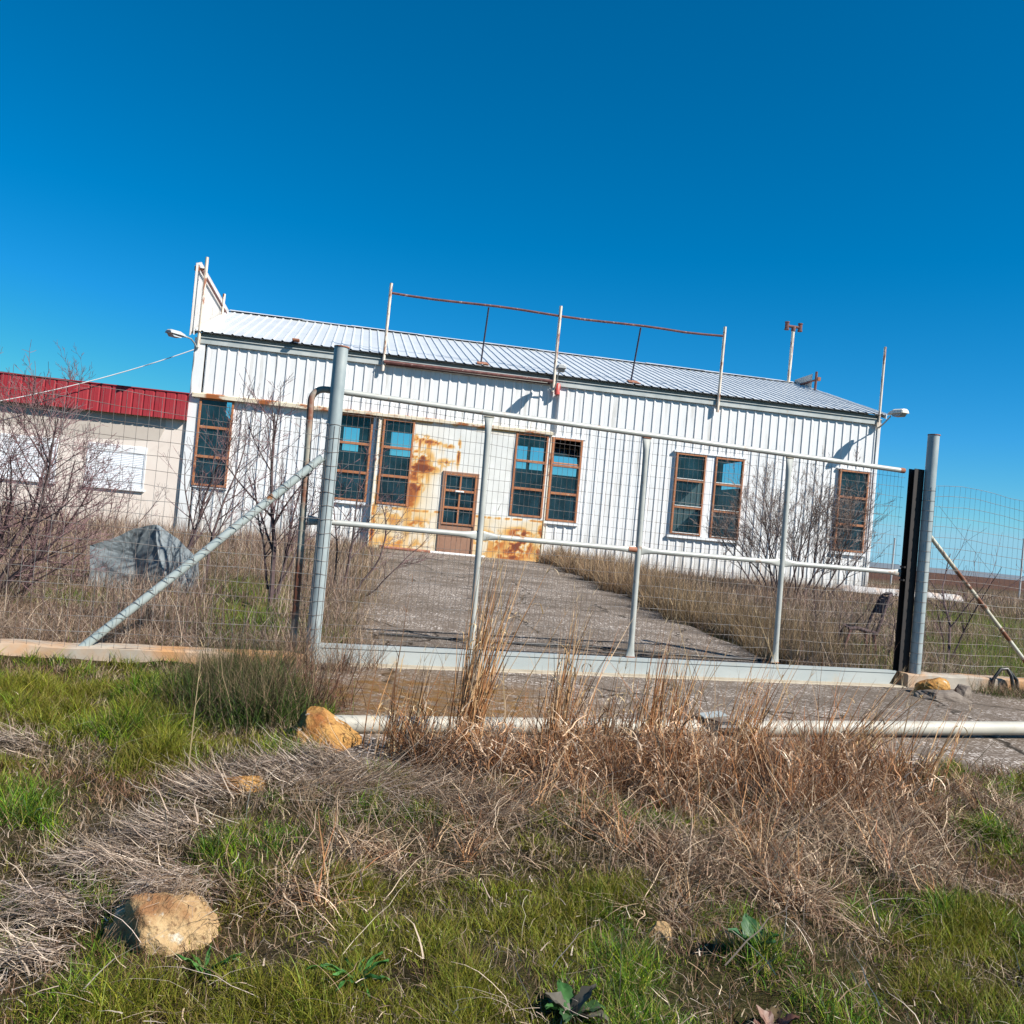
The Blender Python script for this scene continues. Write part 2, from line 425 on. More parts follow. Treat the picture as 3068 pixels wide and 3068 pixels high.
def mat_aggregate():
    mt, nt, b = new_mat('exposed_aggregate')
    tc = nt.nodes.new('ShaderNodeTexCoord')
    def chips(scale, thr, rad):
        vo = nt.nodes.new('ShaderNodeTexVoronoi'); vo.inputs['Scale'].default_value = scale
        mp = nt.nodes.new('ShaderNodeMapping'); mp.inputs['Scale'].default_value = (1, 1.25, 1)
        nt.links.new(tc.outputs['Object'], mp.inputs[0]); nt.links.new(mp.outputs[0], vo.inputs['Vector'])
        sp = nt.nodes.new('ShaderNodeSeparateColor'); nt.links.new(vo.outputs['Color'], sp.inputs[0])
        g = nt.nodes.new('ShaderNodeMath'); g.operation = 'GREATER_THAN'; g.inputs[1].default_value = thr
        nt.links.new(sp.outputs[0], g.inputs[0])
        l = nt.nodes.new('ShaderNodeMath'); l.operation = 'LESS_THAN'; l.inputs[1].default_value = rad
        nt.links.new(vo.outputs['Distance'], l.inputs[0])
        mu = nt.nodes.new('ShaderNodeMath'); mu.operation = 'MULTIPLY'
        nt.links.new(g.outputs[0], mu.inputs[0]); nt.links.new(l.outputs[0], mu.inputs[1])
        return mu.outputs[0], sp.outputs[1]
    f, raw = noise_fac(nt, 1.3, .3, .7, detail=8)
    base = mix(nt, f, (.078, .058, .044), (.140, .112, .089))
    f2, _ = noise_fac(nt, 40, .4, .65)
    base = mix(nt, f2, base, (.185, .148, .119))
    c1, v1 = chips(24, .55, .40)
    c2, v2 = chips(46, .55, .40)
    fw, _ = noise_fac(nt, 2.3, .36, .58, seed=4)
    m1 = nt.nodes.new('ShaderNodeMath'); m1.operation = 'MULTIPLY'
    nt.links.new(c1, m1.inputs[0]); nt.links.new(fw, m1.inputs[1])
    chipc = mix(nt, v1, (.30, .26, .23), (.66, .60, .55))
    c = mix(nt, m1.outputs[0], base, chipc)
    m2 = nt.nodes.new('ShaderNodeMath'); m2.operation = 'MULTIPLY'
    nt.links.new(c2, m2.inputs[0]); nt.links.new(fw, m2.inputs[1])
    c = mix(nt, m2.outputs[0], c, (.50, .44, .39))
    fs, _ = noise_fac(nt, .55, .46, .64, detail=7, seed=17)
    st = nt.nodes.new('ShaderNodeMath'); st.operation = 'MULTIPLY'; st.inputs[1].default_value = .55
    nt.links.new(fs, st.inputs[0])
    c = mix(nt, st.outputs[0], c, (.085, .066, .05))
    wv = nt.nodes.new('ShaderNodeTexNoise'); wv.inputs['Scale'].default_value = 2.2; wv.inputs['Detail'].default_value = 5
    nt.links.new(tc.outputs['Object'], wv.inputs['Vector'])
    va = nt.nodes.new('ShaderNodeVectorMath'); va.operation = 'MULTIPLY_ADD'; va.inputs[1].default_value = (.7, .7, 0)
    nt.links.new(wv.outputs['Color'], va.inputs[0]); nt.links.new(tc.outputs['Object'], va.inputs[2])
    ck = nt.nodes.new('ShaderNodeTexVoronoi'); ck.feature = 'DISTANCE_TO_EDGE'; ck.inputs['Scale'].default_value = .42
    nt.links.new(va.outputs[0], ck.inputs['Vector'])
    cl = nt.nodes.new('ShaderNodeMapRange'); cl.inputs[1].default_value = .010; cl.inputs[2].default_value = .002
    nt.links.new(ck.outputs['Distance'], cl.inputs[0])
    c = mix(nt, cl.outputs[0], c, (.03, .024, .018))
    a = nt.nodes.new('ShaderNodeAttribute'); a.attribute_name = 'moss'
    fm, _ = noise_fac(nt, 7, .3, .62, seed=9)
    mm = nt.nodes.new('ShaderNodeMath'); mm.operation = 'MULTIPLY'
    nt.links.new(a.outputs['Fac'], mm.inputs[0]); nt.links.new(fm, mm.inputs[1])
    fb, _ = noise_fac(nt, 20, .35, .65, seed=11)
    c = mix(nt, mm.outputs[0], c, mix(nt, fb, (.12, .058, .018), (.19, .105, .034)))
    nt.links.new(c, b.inputs['Base Color'])
    b.inputs['Roughness'].default_value = .95; b.inputs['Specular IOR Level'].default_value = .12
    ad = nt.nodes.new('ShaderNodeMath'); ad.operation = 'ADD'
    nt.links.new(m1.outputs[0], ad.inputs[0]); nt.links.new(raw, ad.inputs[1])
    bump(nt, b, ad.outputs[0], .5, .006)
    return mt
M['aggregate'] = mat_aggregate()

def mat_ground():
    mt, nt, b = new_mat('ground_soil')
    a = nt.nodes.new('ShaderNodeAttribute'); a.attribute_name = 'Col'
    f, raw = noise_fac(nt, 9, .3, .7, detail=10, rough=.7)
    f2, _ = noise_fac(nt, 60, .35, .65, detail=5)
    g = mix(nt, f, (.45, .45, .45), (1.35, 1.3, 1.2))
    g2 = mix(nt, f2, (.6, .6, .6), (1.3, 1.3, 1.3))
    def mul(x, y):
        mx = nt.nodes.new('ShaderNodeMix'); mx.data_type = 'RGBA'; mx.blend_type = 'MULTIPLY'
        mx.inputs[0].default_value = 1
        nt.links.new(x, mx.inputs[6]); nt.links.new(y, mx.inputs[7]); return mx.outputs[2]
    nt.links.new(mul(mul(a.outputs['Color'], g), g2), b.inputs['Base Color'])
    b.inputs['Roughness'].default_value = 1; b.inputs['Specular IOR Level'].default_value = .1
    bump(nt, b, raw, .8, .03)
    return mt
M['ground'] = mat_ground()

def mat_portal():
    mt, nt, b = new_mat('rusty_cream_sheet')
    a = nt.nodes.new('ShaderNodeAttribute'); a.attribute_name = 'rust'
    y = nt.nodes.new('ShaderNodeAttribute'); y.attribute_name = 'yellow'
    f, raw = noise_fac(nt, 2.5, .3, .7)
    base = mix(nt, f, (.62, .62, .58), (.70, .70, .67))
    base = mix(nt, y.outputs['Fac'], base, (.66, .50, .27))
    cr = nt.nodes.new('ShaderNodeValToRGB')
    e = cr.color_ramp.elements
    e[0].position = 0.0; e[0].color = (.66, .50, .27, 1)
    e[1].position = 1.0; e[1].color = (.17, .038, .012, 1)
    n = e.new(.35); n.color = (.62, .34, .095, 1)
    n = e.new(.6); n.color = (.43, .135, .024, 1)
    nt.links.new(a.outputs['Fac'], cr.inputs[0])
    mr = nt.nodes.new('ShaderNodeMapRange'); mr.inputs[1].default_value = .02; mr.inputs[2].default_value = .22
    nt.links.new(a.outputs['Fac'], mr.inputs[0])
    nt.links.new(mix(nt, mr.outputs[0], base, cr.outputs[0]), b.inputs['Base Color'])
    b.inputs['Roughness'].default_value = .6
    return mt
M['portal'] = mat_portal()

# ------------------------------------------------------------------ the setting: ground and paving
def axis(near, step, far, growth=1.12):
    a = list(np.arange(0, near, step)); d = step
    while a[-1] < far:
        d *= growth; a.append(a[-1] + d)
    return np.array(a)
gx = axis(7.0, .14, 2600); gx = np.concatenate([-gx[:0:-1], gx])
gyp = axis(17, .14, 3200); gyn = axis(1.0, .2, 900, 1.3)
gy = np.concatenate([-gyn[:0:-1], gyp])
X, Y = np.meshgrid(gx, gy)
Z = gz(X, Y)
T, S = ts(X, Y)
lo, hi = drive_edges(S)
under = (T > lo + .1) & (T < hi - .1) & (S > -3.6) & (S < 15.6)
Z = np.where(under, Z - .02, Z)
dist = np.hypot(X, Y)
n1 = fbm(X * .9, Y * .9, 21)[..., None]; n2 = fbm(X * .25, Y * .25, 31)[..., None]
verge = np.array([.036, .040, .011]) * n1 + np.array([.050, .034, .020]) * (1 - n1)
yard = np.array([.125, .085, .058]) * n1 + np.array([.085, .062, .036]) * (1 - n1)
field = np.array([.085, .040, .026]) * n2 + np.array([.115, .062, .040]) * (1 - n2)
gm = (smooth(.42, .6, n2))
fgreen = np.array([.07, .075, .022])
yard = yard * (1 - gm * .5) + fgreen * gm * .5
w1 = smooth(-.1, .1, S)[..., None]
w2 = smooth(26, 42, S + 0.0 * T)[..., None]
C = (verge * (1 - w1) + yard * w1) * (1 - w2) + field * w2
ny, nx = X.shape
idx = np.arange(ny * nx).reshape(ny, nx)
F = np.stack([idx[:-1, :-1], idx[:-1, 1:], idx[1:, 1:], idx[1:, :-1]], -1).reshape(-1, 4)
g = np_mesh('ground', np.stack([X, Y, Z], -1).reshape(-1, 3), F, M['ground'], col=C.reshape(-1, 3), smooth_=True)
tag(g, kind='structure')

def sheet(name, srow, tfun, mat, dz, ncol=60):
    s = np.array(srow)
    a = np.linspace(0, 1, ncol)
    l, h = tfun(s)
    Tq = l[:, None] * (1 - a) + h[:, None] * a
    Sq = np.repeat(s[:, None], ncol, 1)
    Sq = Sq + np.where(Sq <= srow[0] + 1e-6, (fbm(Tq * 1.3, Tq * 0 + 2, 5) - .5) * .55, 0)
    x, y = xy(Tq, Sq)
    z = gz0(x, y) + dz
    edge = (a < 1e-6) | (a > 1 - 1e-6)
    z = z - edge[None, :] * .03
    z[0] -= .04
    moss = np.clip(np.exp(-((Tq - .75) / .85) ** 2 - ((Sq + 1.5) / .85) ** 2) * 2.2, 0, 1)
    moss = np.maximum(moss, np.clip(np.exp(-((Tq - 9.2) / 1.3) ** 2 - ((Sq + 1.3) / .7) ** 2) * 1.3, 0, 1))
    moss = np.maximum(moss, .8 * np.exp(-((Tq - 1.2) / .7) ** 2 - ((Sq - .65) / .35) ** 2))
    moss = np.maximum(moss, .45 * np.exp(-np.minimum(Tq - l[:, None], 2) / .35) * (Sq > .3))
    n, k = Tq.shape
    ix = np.arange(n * k).reshape(n, k)
    Fq = np.stack([ix[:-1, :-1], ix[:-1, 1:], ix[1:, 1:], ix[1:, :-1]], -1).reshape(-1, 4)
    return tag(np_mesh(name, np.stack([x, y, z], -1).reshape(-1, 3), Fq, mat, smooth_=True, attr={'moss': moss.reshape(-1)}), kind='structure')
sheet('gate_apron', list(np.linspace(-3.45, .15, 40)), lambda s: (s * 0 - .35, s * 0 + 14.0), M['aggregate'], .012, 140)
sheet('driveway', list(np.linspace(.151, 16.0, 90)), lambda s: (.3 + .205 * s + (fbm(s * 1.7, s * 0, 8) - .5) * .3, 5.7 + .165 * s + (fbm(s * 1.7, s * 0 + 5, 9) - .5) * .3), M['aggregate'], .012, 50)

# far low hills behind the field, distance haze painted in as blue-grey
hx = np.linspace(-1500, 2400, 90)
hz = 6 + 9 * fbm(hx / 420, hx * 0, 77)
V = []; Fh = []
for i, x in enumerate(hx):
    V += [(x, 2300, -4), (x, 2330, hz[i] * .75), (x, 2420, hz[i]), (x, 2700, -4)]
for i in range(len(hx) - 1):
    for k in range(3):
        a = i * 4 + k; Fh.append((a, a + 4, a + 5, a + 1))
hm = mat2('far_hill', (.10, .13, .16), (.13, .15, .17), .004, rough=1)
tag(np_mesh('hills', np.array(V), np.array(Fh), hm, smooth_=True), kind='structure')

# ------------------------------------------------------------------ warehouse (local: x along front, y inward, z up)
LEN, DEP = 19.1, 11.7
EAVE, RIDGE = 5.74, 7.55
BZ = .50
wh = thing('warehouse', 'long white corrugated metal warehouse with rusted entrance front and pitched roof', 'warehouse', (B0[0], B0[1], 0), BYAW)

def corrugated(x0, x1, z0, z1, openings, per=.25, dep=.023, y=0., phase=0.06):
    prof = [(0, 0), (.154, 0), (.170, -dep), (.198, -dep), (.236, 0)]
    xs = []
    k = math.floor((x0 - phase) / per) - 1
    while k * per + phase < x1:
        for a, d in prof: xs.append((k * per + phase + a * per / .25, d))
        k += 1
    def dval(x):
        u = ((x - phase) % per) * .25 / per
        pp = prof + [(.25, 0)]
        for (a, d), (b, e) in zip(pp, pp[1:]):
            if a <= u <= b: return d + (e - d) * (u - a) / (b - a)
        return 0
    cuts = [x0, x1] + [c for op in openings for c in op[:2] if x0 < c < x1]
    xs = sorted(set([round(x, 5) for x, _ in xs if x0 < x < x1] + [round(c, 5) for c in cuts]))
    mb = MB()
    for a, b in zip(xs, xs[1:]):
        mid = (a + b) / 2
        iv = [(z0, z1)]
        for (p, q, r, s) in openings:
            if p < mid < q:
                niv = []
                for (u, v) in iv:
                    if r > u: niv.append((u, min(v, r)))
                    if s < v: niv.append((max(u, s), v))
                iv = [(u, v) for u, v in niv if v - u > 1e-4]
        ya, yb = y + dval(a + 1e-6), y + dval(b - 1e-6)
        for u, v in iv:
            mb.quad((a, ya, u), (b, yb, u), (b, yb, v), (a, ya, v))
    return mb

WIN = {1: (.165, 1.02, 1.83, 4.09), 2: (3.70, 4.58, 1.81, 4.08), 5: (9.44, 10.29, 1.78, 4.06),
       6: (13.0, 13.89, 1.75, 4.02), 7: (14.16, 15.02, 1.73, 4.01), 8: (17.96, 18.89, 1.69, 4.05)}
PWIN = {3: (4.84, 5.67, 1.80, 4.06), 4: (8.40, 9.30, 1.82, 4.07)}
DOOR = (6.53, 7.50, .66, 2.84)
PT0, PT1, PY = 4.75, 9.36, -.17
ops = [WIN[k] for k in WIN] + [(PT0 + .04, PT1 - .04, .3, 4.12)]
fw = corrugated(.2, LEN - .06, BZ - .2, EAVE - .02, ops)
fw.build('front_wall', M['sheet'], wh)
# corner flashings
for q in ((-.10, .165, -.045, .04), (LEN - .06, LEN + .03, -.05, .05)):
    c = MB(); c.box(*q, BZ - .2, EAVE - .14); c.build('corner_flashing', M['sheet'], wh)
for x, gops in ((-.045, [(6.9, 8.6, 4.35, 5.0)]), (LEN - .035, [(8.2, 11.2, 3.9, 4.95)])):
    sw = MB()
    zs_ = [BZ - .2] + [v for o in gops for v in o[2:]] + [EAVE - .05]
    ys_ = [.06] + [v for o in gops for v in o[:2]] + [DEP]
    for ya, yb in zip(ys_, ys_[1:]):
        for za, zb in zip(zs_, zs_[1:]):
            if any(o[0] <= ya < o[1] and o[2] <= za < o[3] for o in gops): continue
            sw.quad((x, ya, za), (x, yb, za), (x, yb, zb), (x, ya, zb))
    sw.add([(x, .06, EAVE - .05), (x, DEP, EAVE - .05), (x, DEP / 2, RIDGE - .08)], [(0, 1, 2)])
    sw.build('gable_wall', M['sheet'], wh)
rops = [(5.58, 7.2, 3.95, 4.85), (10.34, 10.98, 3.95, 4.85), (11.12, 11.66, 3.95, 4.85), (11.9, 13.06, 3.85, 4.6), (3.75, 4.35, 3.95, 4.85)]
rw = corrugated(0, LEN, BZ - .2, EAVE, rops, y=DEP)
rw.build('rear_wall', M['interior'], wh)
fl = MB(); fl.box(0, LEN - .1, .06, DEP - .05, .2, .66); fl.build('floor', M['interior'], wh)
# inside partition that dims the hall
# roof
def roof_mb():
    mb = MB()
    per, dep = .25, .026
    prof = [(0, 0), (.160, 0), (.175, dep), (.20, dep), (.235, 0)]
    x = -.12
    xs = []
    while x < LEN + .1:
        for a, d in prof: xs.append((x + a, d))
        x += per
    xs.append((x, 0))
    d0, d1 = -.16, DEP / 2
    sl = (RIDGE - EAVE) / (d1 - d0)
    rows = [d0, 1.45, 1.451, 3.7, 3.701, d1]
    lift = [0.008, .008, 0, 0.0, -.008, -.008]
    rnd = random.Random(4)
    V = []
    for j, d in enumerate(rows):
        for (xx, dd) in xs:
            V.append((xx, d, EAVE + (d - d0) * sl + dd + lift[j]))
    n = len(xs)
    Fq = [(j * n + i, j * n + i + 1, (j + 1) * n + i + 1, (j + 1) * n + i) for j in range(len(rows) - 1) for i in range(n - 1)]
    mb.add(V, Fq)
    # thickness: underside sheet
    mb.quad((-.12, d0 + .01, EAVE - .014), (-.12, d1, RIDGE - .03), (LEN + .13, d1, RIDGE - .03), (LEN + .13, d0 + .01, EAVE - .014))
    # back slope
    V = []
    for d in (d1, DEP + .15):
        for (xx, dd) in xs: V.append((xx, d, RIDGE - (d - d1) * sl + dd - .004))
    mb.add(V, [(i, i + 1, n + i + 1, n + i) for i in range(n - 1)])
    return mb
rf = roof_mb().build('roof', M['roof'], wh)
rc = MB()
rnd = random.Random(2)
x = -.1
while x < LEN:
    w = min(1.5 + rnd.random() * .8, LEN + .1 - x)
    z = RIDGE + .045 + rnd.uniform(-.006, .012)
    rc.add([(x, DEP / 2 - .22, z - .07), (x + w, DEP / 2 - .22, z - .065), (x + w + .05, DEP / 2, z), (x, DEP / 2, z + .005), (x, DEP / 2 + .22, z - .07), (x + w, DEP / 2 + .22, z - .065)],
           [(0, 1, 2, 3), (3, 2, 5, 4)])
    x += w
rc.build('ridge_cap', M['roof'], rf)
for x in (-.14, LEN + .10):
    vg = MB(); vg.add([(x, -.16, EAVE - .10), (x + .03, -.16, EAVE - .10), (x + .03, -.16, EAVE + .03), (x, -.16, EAVE + .03), (x, DEP / 2, RIDGE - .10), (x + .03, DEP / 2, RIDGE - .10), (x + .03, DEP / 2, RIDGE + .04), (x, DEP / 2, RIDGE + .04)],
           [(0, 1, 2, 3), (4, 7, 6, 5), (3, 2, 6, 7), (0, 4, 5, 1), (0, 3, 7, 4), (1, 5, 6, 2)]); vg.build('verge_trim', M['roof'], rf)
# eaves band and dark gap
bd = MB(); bd.bbox(-.02, LEN + .03, -.075, -.034, 5.455, 5.60, .006); bd.box(-.02, LEN + .03, -.105, -.034, 5.604, 5.625)
bd.build('eaves_band', M['band'], wh)
dg = MB(); dg.box(0, LEN, -.052, 0.05, 5.628, EAVE - .012); dg.build('eaves_gap', M['dark_gap'], wh)
# long rusty drip trim
tr = MB()
tr.prism([(0, 4.10), (-.15, 4.075), (-.155, 4.17), (-.06, 4.205), (0, 4.21)], -.02, 3.68, lambda u, v, d: (d, u, v))
tr.prism([(0, 4.10), (-.24, 4.095), (-.245, 4.165), (-.06, 4.205), (0, 4.21)], 3.681, 9.40, lambda u, v, d: (d, u, v))
tr.build('rusty_trim', M['rust_trim'], wh)
# joint pipe
dp = MB(); dp.tube([(9.52, -.075, 4.16), (9.52, -.075, 5.3)], .045, 10); dp.build('downpipe', M['sheet'], wh, True)
rp = MB(); rp.bbox(2.32, 2.50, -.30, -.05, EAVE + .045, EAVE + .10, .01)
rpo = rp.build('roof_patch', M['rust'], wh)

def window(t0, t1, z0, z1, y, parent, rows=3, mull=0, tilt_top=False, rowsz=None, fwid=.055, seal=False, name='window'):
    fb = MB()
    d0, d1 = y - .05, y + .05
    zs = rowsz or [z0 + (z1 - z0) * i / rows for i in range(rows + 1)]
    fb.bbox(t0, t0 + fwid, d0, d1, z0, z1); fb.bbox(t1 - fwid, t1, d0, d1, z0, z1)
    for i, zz in enumerate(zs):
        a = zz if i == 0 else (zz - fwid if i == len(zs) - 1 else zz - fwid * .62)
        b = a + (fwid if i in (0, len(zs) - 1) else fwid * 1.25)
        fb.bbox(t0 + fwid, t1 - fwid, d0 + .006, d1 - .004, a, b)
    for k in range(mull):
        c0 = t0 + (t1 - t0) * (k + 1) / (mull + 1)
        for a, b in zip(zs, zs[1:]):
            fb.bbox(c0 - .022, c0 + .022, d0 + .009, d1 - .007, a + fwid * .7, b - fwid * .7)
    wo = fb.build(name, M['frame'], parent)
    gb = MB()
    top = len(zs) - 1 - (1 if tilt_top else 0)
    for a, b in zip(zs[:top], zs[1:top + 1]):
        gb.quad((t0 + fwid, y, a + .03), (t1 - fwid, y, a + .03), (t1 - fwid, y + .001, b - .03), (t0 + fwid, y + .001, b - .03))
    gb.build('pane', M['glass'], wo)
    if tilt_top:
        a, b = zs[-2] + .06, zs[-1] - .10
        tl = .34
        sb = MB()
        def q(x, u): return (x, y - .03 + u * tl * .9 * .0 + u * tl, a + u * (b - a) * .78)
        for (xa, xb, ua, ub) in ((t0 + fwid, t1 - fwid, 0, .07), (t0 + fwid, t1 - fwid, .93, 1), (t0 + fwid, t0 + fwid + .035, .07, .93), (t1 - fwid - .035, t1 - fwid, .07, .93)):
            p = [q(xa, ua), q(xb, ua), q(xb, ub), q(xa, ub)]
            sb.add(p + [(v[0], v[1] + .03, v[2] - .01) for v in p], [(0, 1, 2, 3), (7, 6, 5, 4), (0, 4, 5, 1), (1, 5, 6, 2), (2, 6, 7, 3), (3, 7, 4, 0)])
        so_ = sb.build('open_sash', M['frame'], wo)
        so_['label'] = 'top sash tilted open inwards'
        sg = MB(); sg.quad(q(t0 + fwid + .03, .06), q(t1 - fwid - .03, .06), q(t1 - fwid - .03, .94), q(t0 + fwid + .03, .94))
        sg.build('pane', M['glass'], wo)
    if seal:
        for a, b in zip(zs, zs[1:]):
            s2 = MB(); s2.box(t0 + fwid, t1 - fwid, y - .056, y - .04, a + fwid * .62, a + fwid * .62 + .018); s2.build('putty', M['seal'], wo)
    return wo

for k, (a, b, z0, z1) in WIN.items():
    window(a, b, z0, z1, -.035, wh, tilt_top=(k == 5), seal=k in (6, 7))
# pale surround strips of the windows
for q in ((13.895, 14.155, -.05, -.005, 1.70, 4.03),
          (12.93, 15.09, -.085, -.005, 1.645, 1.72),
          (12.93, 15.09, -.095, -.005, 4.03, 4.075),
          (17.88, 18.97, -.075, -.005, 1.605, 1.685),
          (17.88, 18.97, -.085, -.005, 4.055, 4.095),
          (9.40, 10.36, -.075, -.005, 1.70, 1.775),
          (9.40, 10.36, -.08, -.005, 4.065, 4.10),
          (10.30, 10.36, -.06, -.005, 1.78, 4.06),
          (4.585, 4.66, -.08, -.005, 1.72, 4.06),
          (3.62, 4.66, -.075, -.005, 1.72, 1.80),
          (.17, 1.05, -.06, -.005, 1.79, 1.83)):
    sr = MB(); sr.box(*q); sr.build('window_surround', M['white_frame'], wh)

# rusted entrance front
stp = .03
txs = np.unique(np.round(np.concatenate([np.arange(PT0, PT1, stp), [PT1], [v for w in list(PWIN.values()) + [DOOR] for v in w[:2]]]), 4))
tzs = np.unique(np.round(np.concatenate([np.arange(.56, 4.10, stp), [4.10], [v for w in list(PWIN.values()) + [DOOR] for v in w[2:]]]), 4))
TX, TZ = np.meshgrid(txs, tzs)
rust = np.zeros_like(TX)
def blob(cx, cz, rx, rz, amp, e=1.0, ns=1.0, seed=0):
    global rust
    q = np.exp(-(np.abs((TX - cx) / rx) ** (2 * e)) - (np.abs((TZ - cz) / rz) ** (2 * e)))
    below = np.clip(cz - TZ, 0, None)
    drip = np.exp(-((TX - cx) / (rx * .8)) ** 2 - (below / (rz * 2.2 + .12)) ** 2) * (TZ < cz + .02) * smooth(.48, .66, fbm(TX * 13, TZ * .9, 140 + seed, 3)) * .8
    nse = .6 * fbm(TX * 4.5, TZ * 6.0, 40 + seed, 6) + .4 * fbm(TX * 15, TZ * 15, 90 + seed, 4)
    rust = np.maximum(rust, np.clip(amp * np.maximum(q * smooth(.36, .58, nse) * 1.5, drip), 0, 1))
blob(5.92, 3.60, .32, .10, 1.0, seed=1); blob(6.15, 3.55, .25, .06, .9, seed=2)
blob(5.86, 3.10, .30, .22, .8, seed=3); blob(5.90, 2.85, .38, .13, 1.1, seed=4); blob(5.80, 2.65, .25, .18, .75, seed=12)
blob(5.80, 2.32, .20, .16, 1.2, seed=5); blob(5.72, 2.1, .2, .5, .6, seed=6); blob(6.9, 3.35, .035, .3, .95, seed=7)
blob(6.6, 3.05, .22, .09, .6, seed=8); blob(6.6, 3.5, .16, .05, .5, seed=28)
blob(8.7, .98, .42, .30, 1.0, seed=9); blob(8.75, 1.35, .35, .14, .8, seed=10); blob(8.0, 1.05, .5, .3, .55, seed=11)
blob(5.3, 1.4, .5, .25, .32, seed=13); blob(5.9, 1.35, .5, .2, .42, seed=14); blob(5.5, .8, .8, .2, .36, seed=15); blob(8.6, .7, .6, .10, .7, seed=16)
blob(4.80, 1.2, .06, .6, .8, seed=17); blob(9.30, 1.1, .07, .5, .9, seed=18); blob(4.84, 2.9, .04, 1.3, .6, seed=19)
for zz in (1.72,):
    rust = np.maximum(rust, .75 * np.exp(-((TZ - zz - .012 * np.sin(TX * 3)) / .022) ** 2) * smooth(.35, .6, fbm(TX * 6, TZ * 0 + 3, 60)))
for xx in (7.60,):
    rust = np.maximum(rust, .7 * np.exp(-((TX - xx) / .02) ** 2) * smooth(.42, .6, fbm(TX * 0 + 1, TZ * 9, 61)))
rust = np.maximum(rust, .7 * np.exp(-(TZ - .56) / .06) * smooth(.3, .6, fbm(TX * 4, TZ, 62)))
rust = np.maximum(rust, .6 * np.exp(-(4.10 - TZ) / .05) * smooth(.35, .6, fbm(TX * 4, TZ, 63)))
yel = np.clip(.85 * (1 - smooth(1.62, 1.80, TZ)) + .8 * np.exp(-((TX - 5.9) / .55) ** 2 - ((TZ - 2.5) / 1.2) ** 2), 0, 1) * (.45 + .55 * smooth(.3, .6, fbm(TX * 1.6, TZ * 1.6, 66)))
n = len(txs)
ix = np.arange(TX.size).reshape(TX.shape)
cx = (txs[:-1] + txs[1:]) / 2; cz = (tzs[:-1] + tzs[1:]) / 2
CX, CZ = np.meshgrid(cx, cz)
keep = np.ones_like(CX, bool)
for w in list(PWIN.values()) + [DOOR]:
    keep &= ~((CX > w[0]) & (CX < w[1]) & (CZ > w[2]) & (CZ < w[3]))
Fq = np.stack([ix[:-1, :-1], ix[:-1, 1:], ix[1:, 1:], ix[1:, :-1]], -1)[keep]
dent = (fbm(TX * .9, TZ * .9, 71, 3) - .5) * .05
YY = PY + dent * smooth(0, .3, TX - PT0) * smooth(0, .3, PT1 - TX)
ep = np_mesh('entrance_panel', np.stack([TX, YY, TZ], -1).reshape(-1, 3), Fq, M['portal'], wh, smooth_=True, attr={'rust': rust.reshape(-1), 'yellow': yel.reshape(-1)})
ep['label'] = 'flat cream metal front stained with orange rust'
er = MB()
er.box(PT0 - .03, PT0, PY - .015, 0, .54, 4.09); er.box(PT1, PT1 + .03, PY - .015, 0, .54, 4.09)
er.box(PT0, PT1, PY - .02, -.0, .48, .555)
er.build('entrance_edge', M['rust_trim'], wh)
for k, (a, b, z0, z1) in PWIN.items():
    window(a, b, z0, z1, PY + .02, wh)
# door
d = DOOR
db = MB()
db.bbox(d[0], d[0] + .05, PY - .035, PY + .05, d[2], d[3]); db.bbox(d[1] - .05, d[1], PY - .035, PY + .05, d[2], d[3]); db.bbox(d[0] + .05, d[1] - .05, PY - .033, PY + .05, d[3] - .05, d[3])
db.box(d[0] + .05, d[1] - .05, PY - .005, PY + .03, d[2], 1.42)
dr = db.build('door', M['door_brown'], wh)
window(d[0] + .05, d[1] - .05, 1.421, d[3] - .051, PY + .01, dr, mull=1, fwid=.05, name='door_glazing')
hb = MB(); hb.bbox(6.88, 7.12, PY - .075, PY - .045, 2.30, 2.345, .008); hb.build('handle', M['seal'], dr)

# ------------------------------------------------------------------ things fixed on the warehouse
def wp(t, y, z):
    return Vector((B0[0] + BD[0] * t + BN[0] * y, B0[1] + BD[1] * t + BN[1] * y, z))

sf = thing('sign_frame', 'empty rusty sign frame of three poles and a long rail over the eaves', 'sign frame', wp(9.3, -.1, 5.3), BYAW)
def L(t, y, z): return (t - 9.3, y + .1, z - 5.3)
for t, z0, z1, y in ((4.69, 5.295, 7.63, -.12), (9.30, 5.27, 7.63, -.14), (14.06, 5.265, 7.68, -.12)):
    p = MB(); p.tube([L(t, y, z0), L(t + .015, y, z1)], .042, 10); p.build('pole', M['cream_pole'], sf, True)
rl = MB()
pts = [L(4.69 + i * (9.37 / 16), -.12, 7.375 - .02 * math.sin(i * .9) + (.06 if i > 14 else 0) * (i - 14) / 2) for i in range(17)]
rl.tube(pts, .032, 8); rl.build('top_rail', M['rust_red'], sf, True)
rl = MB(); rl.tube([L(4.70, -.16, 5.535), L(9.26, -.16, 5.555)], .045, 8)
rl.box(*[v for v in (4.75 - 9.3, 9.2 - 9.3)], -.02 + .0, .01, 5.47 - 5.3, 5.50 - 5.3)
rl.build('bottom_rail', M['rust_red'], sf, True)
